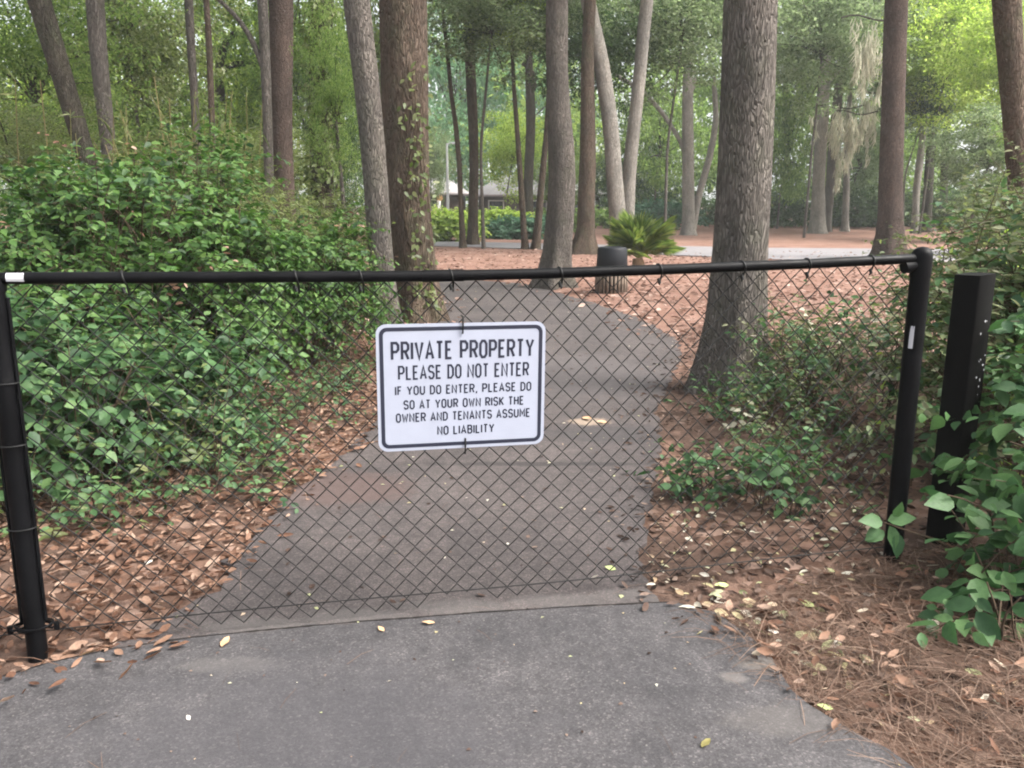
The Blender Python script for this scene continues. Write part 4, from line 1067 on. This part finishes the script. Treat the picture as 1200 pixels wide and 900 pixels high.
# reeds, far bushes, hedges
def G2(x, Y): return P(x, 300, Y)[0]
for (x, Y, rx, h, lm, lab, nm, cat) in [
   (525, 34, 1.3, .95, 'leaf_lime', 'pale lime bush in front of the light roofed house', 'bush', 'bush'),
   (585, 38, 1.7, 1.0, 'leaf_lime', 'arching yellow green fern bush in front of the brown house', 'bush', 'bush'),
   (612, 36, 1.5, .65, 'leaf_hedge', 'low silvery bush beside the fern bush', 'bush', 'bush'),
   (640, 42, 1.6, .8, 'leaf_mid', 'low green bush by the wall of the brown house', 'bush', 'bush'),
   (775, 50, 2.6, 1.5, 'leaf_hedge', 'clipped blue green hedge behind the palm', 'hedge', 'hedge'),
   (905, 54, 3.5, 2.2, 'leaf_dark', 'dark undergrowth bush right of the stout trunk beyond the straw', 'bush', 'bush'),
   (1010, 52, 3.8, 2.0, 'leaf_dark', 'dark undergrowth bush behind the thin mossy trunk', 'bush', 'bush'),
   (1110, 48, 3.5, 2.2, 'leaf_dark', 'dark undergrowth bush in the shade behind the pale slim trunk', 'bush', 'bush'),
   (1185, 40, 3.0, 2.4, 'leaf_oak', 'soft green bush far behind the right hand shrubs', 'bush', 'bush'),
   (850, 56, 3.0, 1.8, 'leaf_dark', 'dark bush peeping out left of the stout trunk', 'bush', 'bush'),
   (690, 52, 2.4, 1.0, 'leaf_mid', 'green bush behind the ivy footed trunk', 'bush', 'bush')]:
    X = G2(x, Y)
    bush(nm, lab, cat, [(X - rx * .45, Y, h * .45, rx * .6, rx * .5, h * .6), (X + rx * .4, Y + .3, h * .5, rx * .6, rx * .5, h * .55), (X, Y - .2, h * .45, rx * .5, rx * .5, h * .62)], lm,
         n_tw=560, per=9, L0=.24, W0=.15, seed=int(x), tw_len=.5, droop=.25, inner=.5, tpl=QUAD, stem_n=2)
def undergrowth():
    r = rng(88); nC = 620
    u = r.random(nC); X = -34 + u * 84; Yc = np.interp(X, [-34, -6, 4, 18, 50], [30, 74, 74, 56, 46]) + r.random(nC) * 7
    C = np.stack([X, Yc, r.random(nC) ** 1.4 * 2.6], -1); per = 70
    ci = np.repeat(np.arange(nC), per); n = len(ci); g = nrm(r.normal(size=(n, 3))) * (r.random(n) ** .5)[:, None]
    Pn = C[ci] + g * np.array([1.3, 1.0, .8]); Pn[:, 2] = np.abs(Pn[:, 2])
    L = r.uniform(.2, .45, n)
    return leaves(Pn, nrm(g + r.normal(size=(n, 3)) * .6), nrm(np.array([0, -.3, 1.0]) + r.normal(size=(n, 3)) * .6), L, L * .6, QUAD)
stuff(build('far_undergrowth', [undergrowth()], M['leaf_dark']), 'dark tangled undergrowth along the far edge of the straw bed', 'undergrowth')
r = rng(9); cn = 55
X0 = r.uniform(-5.9, -3.5, cn); Y0 = r.uniform(9.6, 12.5, cn)
hh = r.uniform(1.9, 3.0, cn); lean = r.normal(size=(cn, 2)) * .3
t = np.linspace(0, 1, 6)
pth = np.stack([X0[:, None] + lean[:, :1] * t ** 1.6, Y0[:, None] + lean[:, 1:] * t ** 1.6, hh[:, None] * t], -1)
cl = thing('cane_clump', 'clump of tall dry yellowish canes behind the big bush', 'canes', (-5.5, 11, 0))
ck = tubes_vec(pth, np.linspace(.011, .005, 6)[None] * np.ones((cn, 1)), 4)
nn_ = cn * 14; ci = r.integers(0, cn, nn_); tt = r.uniform(.35, 1, nn_)
LPn = np.stack([X0[ci] + lean[ci, 0] * tt ** 1.6, Y0[ci] + lean[ci, 1] * tt ** 1.6, hh[ci] * tt], -1)
kl = leaves(LPn, nrm(r.normal(size=(nn_, 3)) + [0, 0, .3]), nrm(r.normal(size=(nn_, 3)) + [0, 0, 1]), r.uniform(.12, .28, nn_), .022, BROAD)
build('stem', [ck], M['cane'], cl, False, (-5.5, 11, 0)); build('foliage', [kl], M['leaf_olive'], cl, False, (-5.5, 11, 0))

# creepers on trunks
def climber(label, foot, Y, axis, n, spread, seed, mat, L0, side):
    r = rng(seed); t = thing('climbing_vine', label, 'vine', foot)
    ax = np.array([[*P(x, y, Y), wd * mpp(Y) / 2] for x, y, wd in axis])
    u = r.random(n) * (len(ax) - 1); i = np.minimum(u.astype(int), len(ax) - 2); f = (u - i)[:, None]
    q = ax[i] * (1 - f) + ax[i + 1] * f
    an = r.normal(side, spread, n); rr = q[:, 3] * r.uniform(1.0, 1.25, n) + .01
    d = np.stack([np.sin(an), -np.cos(an), np.zeros(n)], -1)
    lf = leaves(q[:, :3] + d * rr[:, None], nrm(d * .5 + r.normal(size=(n, 3)) * .6 + [0, 0, -.4]), nrm(d + r.normal(size=(n, 3)) * .5 + [0, 0, .6]), L0 * r.uniform(.6, 1.3, n), L0 * .6)
    st_ = []
    for k in range(3):
        w_ = side + (k - 1) * .35; tt = np.linspace(0, 1, 30)
        ii_ = np.linspace(0, len(ax) - 1.001, 30); jj = ii_.astype(int); ff = (ii_ - jj)[:, None]; qq = ax[jj] * (1 - ff) + ax[jj + 1] * ff
        aa = w_ + .3 * np.sin(tt * 9 + k * 2)
        st_ += tube(qq[:, :3] + np.stack([np.sin(aa), -np.cos(aa), 0 * aa], -1) * (qq[:, 3:] * 1.02 + .004), .006, 5)
    build('foliage', [lf], M[mat], t, False, foot); build('stem', st_, M['stem'], t, True, foot)
climber('thin ivy climbing the right flank of the thick brown trunk', vtf, vtY, [(487, 360, 56), (485, 330, 53), (480, 250, 53), (478, 180, 54), (475, 80, 55)], 210, .38, 41, 'leaf_olive', .085, .55)
climber('dense creeper covering the dark trunk beside the leaning one', tkf, tkY, [(380, 240, 30), (379, 120, 30), (375, 0, 30)], 800, 1.6, 42, 'leaf_olive', .10, 0)
for nm, (x, y, Y, ln, n) in {'a': (1000, 135, 38, 4.2, 620), 'b': (1016, 110, 39, 3.4, 420), 'c': (984, 128, 39, 2.4, 300), 'd': (1020, 25, 32, 3.2, 520)}.items():
    r = rng(ord(nm)); c = P(x, y, Y)
    lab = {'a': 'longest curtain of grey moss hanging beside the mossy trunk pair', 'b': 'wispy grey moss hanging just left of the red pine', 'c': 'short tuft of grey moss against the mossy trunk pair', 'd': 'grey moss hanging high up near the red pine'}[nm]
    ns = 7; an_ = c + np.stack([r.normal(size=ns) * .55, r.normal(size=ns) * .4, r.normal(size=ns) * .35], -1); sl = ln * r.uniform(.35, 1.0, ns)
    an_[0] = c; k_ = r.integers(0, ns, n); f_ = r.random(n) ** .8
    pm = an_[k_] + np.stack([r.normal(size=n) * .13 * (1.1 - f_), r.normal(size=n) * .12, -f_ * sl[k_] * .8], -1)
    pm[:, 0] += .1 * np.sin(f_ * 5 + k_)
    bt = tube(np.column_stack([np.linspace(c[0] - 1.1, c[0] + 1.1, 8), np.full(8, c[1]), c[2] + .12 + .1 * np.sin(np.arange(8))]), .035, 5)
    t = thing('hanging_moss', lab, 'moss', c)
    build('strands', [leaves(pm, nrm(r.normal(size=(n, 3)) * .22 + [0, 0, -1]), nrm(r.normal(size=(n, 3)) + [0, -1, 0]), r.uniform(.2, .55, n), .035, BROAD)], M['moss'], t, False, c)
    build('twig', bt, M['dark_bark'], t, True, c)

# palm behind the bin
pb = G(747, 318)
pt = thing('palm', 'low bushy palm with yellow green fans behind the bin', 'palm', pb)
tp = np.array([[0, 0, -.1], [.02, 0, .12], [0, .02, .3]])
build('trunk', trunk_chunks(tp, [.17, .16, .11], 3, sides=14, flare=0, step=.04, jit=.1), M['palm_trunk'], pt, True)
r = rng(61)
fans = []; stalks = []
for k in range(52):
    an = r.uniform(0, 2 * math.pi); el = r.uniform(.25, 1.48)
    d = np.array([math.cos(an) * math.cos(el), math.sin(an) * math.cos(el) * .8, math.sin(el)])
    L = r.uniform(.2, .75); root = np.array([0, 0, .3]); tip = root + d * L + np.array([0, 0, -.05 * L])
    stalks += tube(np.array([root, (root + tip) / 2 + [0, 0, .03], tip]), np.array([.012, .010, .007]), 5)
    side = nrm(np.cross(d, [0, 0, 1.0])); up_ = np.cross(side, d)
    m = 23; th = np.linspace(-1.35, 1.35, m)
    dd = nrm(np.cos(th)[:, None] * d + np.sin(th)[:, None] * side - .12 * up_ * (np.abs(th))[:, None])
    fans.append(leaves(np.repeat(tip[None], m, 0), dd, np.repeat(up_[None], m, 0) + r.normal(size=(m, 3)) * .15, (.62 - .2 * np.abs(th) / 1.35) * r.uniform(.8, 1.1), .034, BROAD))
for k, (f) in enumerate(fans):
    build('frond', [f] + [stalks[k * 3]], M['frond'], pt)

# ------------------------------------------------------------------ houses and lamp
def hip_roof(x0, x1, y0, y1, z0, z1, inset):
    v = np.array([[x0, y0, z0], [x1, y0, z0], [x1, y1, z0], [x0, y1, z0], [x0 + inset, (y0 + y1) / 2, z1], [x1 - inset, (y0 + y1) / 2, z1],
                  [x0, y0, z0 - .18], [x1, y0, z0 - .18], [x1, y1, z0 - .18], [x0, y1, z0 - .18]])
    return [(v, np.array([[0, 1, 5, 4], [2, 3, 4, 5], [0, 6, 7, 1], [1, 7, 8, 2], [2, 8, 9, 3], [3, 9, 6, 0], [6, 9, 8, 7]])), (v, np.array([[1, 2, 5], [3, 0, 4]]))]

def house(label, xl, xr, Yh, eave_y, ridge_y, inset_k, wins, cols, chim=None):
    a, b = P(xl, eave_y, Yh), P(xr, eave_y, Yh); z0 = a[2]; z1 = P(xl, ridge_y, Yh + 4)[2]
    xm = (a[0] + b[0]) / 2; foot = np.array([xm, Yh + 4.5, 0])
    hs = thing('house', label, 'house', foot)
    hw = (b[0] - a[0]) / 2
    build('wall', [box((0, 0, z0 / 2 - .05), (2 * hw - 1.2, 8.4, z0 - .1))], M['wall_brown'], hs)
    build('roof', hip_roof(-hw, hw, -5.2, 5.2, z0 + .1, z1, hw * inset_k), M['roof'], hs)
    for wx in wins:
        f = build('window', [box((wx, -4.22, z0 * .55), (1.3, .06, 1.3))], M['trim_white'], hs)
        build('pane', [box((wx, -4.26, z0 * .55), (1.1, .04, 1.1))], M['glass'], f)
    for cx in cols:
        build('column', [box((cx, -4.95, z0 / 2 - .04), (.22, .22, z0 - .08))], M['trim_white'], hs)
    return hs, foot, z0
h1, hf1, hz1 = house('low house with pale hip roof and white porch columns left of the lamp', 440, 547, 62, 227, 208, .55, (-2.2, .6), (1.4, 3.0))
build('wreath', [lathe([(.0, -.1), (.18, -.08), (.26, 0), (.18, .08), (0, .1)], (0, 0, 0), 14)], M['wreath'], h1, True)
wre = COL.objects[-1]; wre = [o for o in h1.children if o.name.startswith('wreath')][0]
wre.location = (P(516, 235, 62)[0] - hf1[0], -5.0, P(516, 232, 62)[2]); wre.rotation_euler = (math.pi / 2, 0, 0)
h2, hf2, hz2 = house('brown house with dark walls behind the small yellow green tree', 552, 712, 66, 229, 205, .45, (-3.5, 0, 3.4), (4.4,))
lb = P(526, 300, 46); lb[2] = 0
lm = thing('lamp_post', 'pale slim lamp post with a short arm in front of the light roofed house', 'lamp post', lb)
lh = P(526, 168, 46)[2]
build('pole', tube([(0, 0, -.1), (0, 0, lh * .5), (0, 0, lh)], np.array([.09, .075, .06]), 10), M['metal_grey'], lm, True)
build('arm', tube([(0, 0, lh - .04), (.25, 0, lh + .03), (.42, 0, lh)], .035, 8), M['metal_grey'], lm, True)
build('lamp_head', [lathe([(0, .06), (.12, .05), (.17, -.03), (.15, -.06), (0, -.07)], (.45, 0, lh), 14)], M['metal_grey'], lm, True)

# ------------------------------------------------------------------ litter on the ground
def scatter(n, poly, seed, L, W, mat_tpl=CURL, lift=.012, tilt=.35, avoid=True, edge=.0, bias=None):
    r = rng(seed); pl = np.array([q[:2] for q in poly]); lo, hi = pl.min(0), pl.max(0); X = np.empty(0); Y = np.empty(0)
    while len(X) < n:
        x = r.uniform(lo[0], hi[0], n * 2); y = r.uniform(lo[1], hi[1], n * 2)
        k = in_poly(x, y, pl)
        if bias is not None: k &= r.random(len(x)) < bias(x, y)
        if avoid:
            ins = in_poly(x, y, pathp) | in_poly(x, y, drive)
            d = np.minimum(dist_poly(x, y, pathp), dist_poly(x, y, drive))
            k &= (~ins) | ((d < np.abs(r.normal(size=len(x))) * edge) & (r.random(len(x)) < .6))
        X = np.r_[X, x[k]]; Y = np.r_[Y, y[k]]
    X, Y = X[:n], Y[:n]
    Z = np.maximum(gz(X, Y), np.where(in_poly(X, Y, drive), .018, np.where(in_poly(X, Y, pathp), .006, -1))) + lift * r.random(n) + .002
    an = r.uniform(0, 2 * np.pi, n)
    D = np.stack([np.cos(an), np.sin(an), r.normal(size=n) * tilt * .4], -1); Nn = np.array([0, 0, 1.0]) + r.normal(size=(n, 3)) * tilt
    Ls = L * r.uniform(.5, 1.35, n)
    return leaves(np.stack([X, Y, Z], -1), nrm(D), nrm(Nn), Ls, Ls * W * r.uniform(.6, 1.2, n), mat_tpl)

left_poly = [(-4.5, 1.6), (-1.2, 1.9), (-1.0, 4), (-.2, 7), (-.3, 9.5), (-3, 9.5), (-4.5, 5)]
right_poly = [(.55, 2.55), (1.0, 2.0), (2.2, 1.5), (4, 2), (5, 7), (4, 9.5), (1, 9.5), (.9, 7.5), (.45, 5), (.4, 3)]
stuff(build('leaf_litter', [scatter(15000, left_poly, 51, .055, .45, lift=.022, tilt=.4, edge=.13), scatter(2500, left_poly, 64, .07, .28, lift=.03, tilt=.6, edge=.1), scatter(2500, left_poly, 65, .035, .75, lift=.03, tilt=.6, edge=.12)], M['litter']), 'thick carpet of dry brown leaves left of the path', 'leaf litter')
stuff(build('leaf_litter', [scatter(9000, right_poly, 52, .045, .45, lift=.015, tilt=.4, edge=.17)], M['litter_dark']), 'thin dark leaf litter right of the path', 'leaf litter')
far_poly = [(-3, 9), (14, 8), (26, 22), (26, 24), (-6, 28)]
stuff(build('leaf_litter', [scatter(16000, far_poly, 53, .10, .5, lift=.02, tilt=.4, edge=.3, bias=lambda x, y: np.clip(11 / y, .15, 1) ** 1.6)], M['litter_far']), 'pinkish leaf and straw litter on the bed beyond the path', 'leaf litter')
NEEDLE = (np.array([[0, .5, 0], [0, -.5, 0], [.5, -.5, .05], [.5, .5, .05], [1, 0, -.02]]), np.array([[0, 1, 2, 3], [3, 2, 4, 4]]))
NEEDLE = (np.array([[0, .5, 0], [0, -.5, 0], [.5, -.5, .06], [.5, .5, .06], [1, -.3, -.02], [1, .3, -.02]]), np.array([[0, 1, 2, 3], [3, 2, 4, 5]]))
straw_poly = [(.62, 2.6), (.8, 2.25), (1.0, 1.85), (1.05, 1.3), (2.6, 1.2), (2.6, 3.1), (1.75, 3.2), (1.2, 2.9)]
stuff(build('pine_straw', [scatter(15000, straw_poly, 54, .14, .014, NEEDLE, lift=.03, tilt=.25, edge=.10)], M['straw']), 'rust brown pine straw heaped at the right edge of the driveway', 'pine straw')
small = pathp
deb = scatter(230, list(drive) , 55, .012, .8, QUAD, lift=.002, tilt=.2, avoid=False)
deb2 = scatter(300, list(pathp), 56, .022, .7, QUAD, lift=.002, tilt=.2, avoid=False)
stuff(build('leaf_debris', [deb, deb2], M['leaf_fallen']), 'tiny pale leaf scraps scattered over the asphalt', 'debris')
stuff(build('leaf_litter', [scatter(900, straw_poly, 62, .05, .45, lift=.035, tilt=.5, edge=.15)], M['litter']), 'brown leaves lying among the pine straw', 'leaf litter')
stuff(build('leaf_litter', [scatter(110, straw_poly, 63, .045, .5, lift=.035, tilt=.5, edge=.15)], M['leaf_fallen']), 'bleached leaves lying among the pine straw', 'leaf litter')
stuff(build('pine_straw', [scatter(3500, left_poly, 66, .13, .016, NEEDLE, lift=.03, tilt=.25, edge=.1), scatter(2500, right_poly, 67, .13, .016, NEEDLE, lift=.03, tilt=.25, edge=.1)], M['straw']), 'thin brown needles strewn through the leaves on both sides of the path', 'pine straw')
stuff(build('pine_straw', [scatter(170, drive, 68, .11, .014, NEEDLE, lift=.003, tilt=.08, avoid=False), scatter(260, pathp, 69, .11, .014, NEEDLE, lift=.003, tilt=.08, avoid=False)], M['straw']), 'single brown needles lying on the asphalt', 'pine straw')
stuff(build('leaf_debris', [scatter(500, drive, 70, .013, .8, QUAD, lift=.002, tilt=.2, avoid=False), scatter(420, pathp, 71, .03, .6, CURL, lift=.003, tilt=.2, avoid=False)], M['litter_dark']), 'small dark crumbs of leaf and grit on the asphalt', 'debris')
mid_poly = [G(*p) for p in [(780, 690), (830, 670), (920, 720), (1000, 760), (1060, 830), (960, 790), (880, 740), (800, 715)]]
side_poly = [G(*p) for p in [(755, 690), (770, 560), (860, 520), (1030, 600), (1040, 660), (960, 690)]]
stuff(build('leaf_debris', [scatter(75, mid_poly, 57, .055, .5, BROAD, .02, .5, False), scatter(260, side_poly, 58, .035, .5, BROAD, .02, .5, False)], M['leaf_fallen']), 'bleached leaf scraps strewn on the dark dirt right of the path', 'debris')

M['f_pale'] = plain('dry_leaf_pale', (.66, .60, .52), .7, .3, var=.15, scale=60)
M['f_green'] = plain('dry_leaf_green', (.36, .42, .17), .6, .3, var=.2, scale=60)
M['f_tan'] = plain('dry_leaf_tan', (.45, .28, .16), .7, .3, var=.2, scale=60)
M['f_olive'] = plain('dry_leaf_olive', (.16, .14, .05), .6, .3, var=.2, scale=60)
FL = [(175, 662, .075, 'f_pale', 'largest bleached leaf on the brown leaf carpet left of the path'), (1017, 707, .065, 'f_pale', 'white folded leaf on the straw below the right post'),
      (827, 880, .055, 'f_olive', 'dark olive leaf alone at the bottom of the driveway'), (966, 833, .06, 'f_green', 'yellow green leaf at the right rim of the driveway'),
      (945, 714, .075, 'f_green', 'upright green leaf on the straw beside the driveway corner'), (906, 744, .05, 'f_pale', 'small white leaf at the rounded corner of the driveway'),
      (975, 760, .08, 'f_pale', 'pale curled leaf on the straw right of the driveway corner'), (697, 680, .06, 'f_pale', 'white leaf on the path just behind the mesh'),
      (715, 669, .06, 'f_green', 'greenish leaf on the path beside a white one'), (105, 770, .09, 'f_tan', 'tan oak leaf beside the foot of the left fence post'),
      (265, 760, .07, 'f_tan', 'small tan leaf on the seam of the driveway at left'), (502, 737, .06, 'f_tan', 'brown curled leaf on the seam below the sign'),
      (447, 744, .045, 'f_tan', 'little reddish leaf on the seam left of the sign'), (222, 849, .03, 'f_pale', 'white scrap of leaf on the near driveway'),
      (845, 690, .085, 'f_green', 'mottled green leaf where the straw meets the mesh'), (1168, 818, .07, 'f_tan', 'orange brown leaf on the straw at the right rim'),
      (688, 493, .13, 'f_tan', 'tan leaf lying flat in the middle of the path'), (705, 497, .10, 'f_tan', 'second tan leaf touching the one in mid path'),
      (1046, 808, .06, 'f_tan', 'orange leaf on the pine straw below the broad leaves'), (595, 640, .03, 'f_pale', 'pale leaf scrap on the path below the sign')]
for k, (x, y, L, mt, lab) in enumerate(FL):
    L *= .8; r = rng(700 + k); g = G(x, y); an = r.uniform(0, 6.28)
    z = max(float(gz(np.array([g[0]]), np.array([g[1]]))[0]), .018 if in_poly(np.array([g[0]]), np.array([g[1]]), drive)[0] else .006) + .003
    g[2] = z
    tag(build('fallen_leaf', [leaves(g[None] - .5 * L * np.array([[math.cos(an), math.sin(an), 0]]), np.array([[math.cos(an), math.sin(an), .12]]), nrm(np.array([[r.normal() * .35, -.25 + r.normal() * .25, 1.0]])), np.array([L]), L * .55, CURL)], M[mt], None, False, g), lab, 'leaf', 'fallen leaves lying singly')

# ------------------------------------------------------------------ the hazy air under the trees
hz_m = bpy.data.materials.new('haze_air'); hz_m.use_nodes = True
hn = hz_m.node_tree; hn.nodes.remove(hn.nodes['Principled BSDF'])
pv = hn.nodes.new('ShaderNodeVolumePrincipled'); pv.inputs['Color'].default_value = (.93, .97, .95, 1); pv.inputs['Density'].default_value = HAZE
hn.links.new(pv.outputs[0], hn.nodes['Material Output'].inputs['Volume'])
stuff(build('haze', [box((0, 150, 25), (1000, 1300, 56))], hz_m))
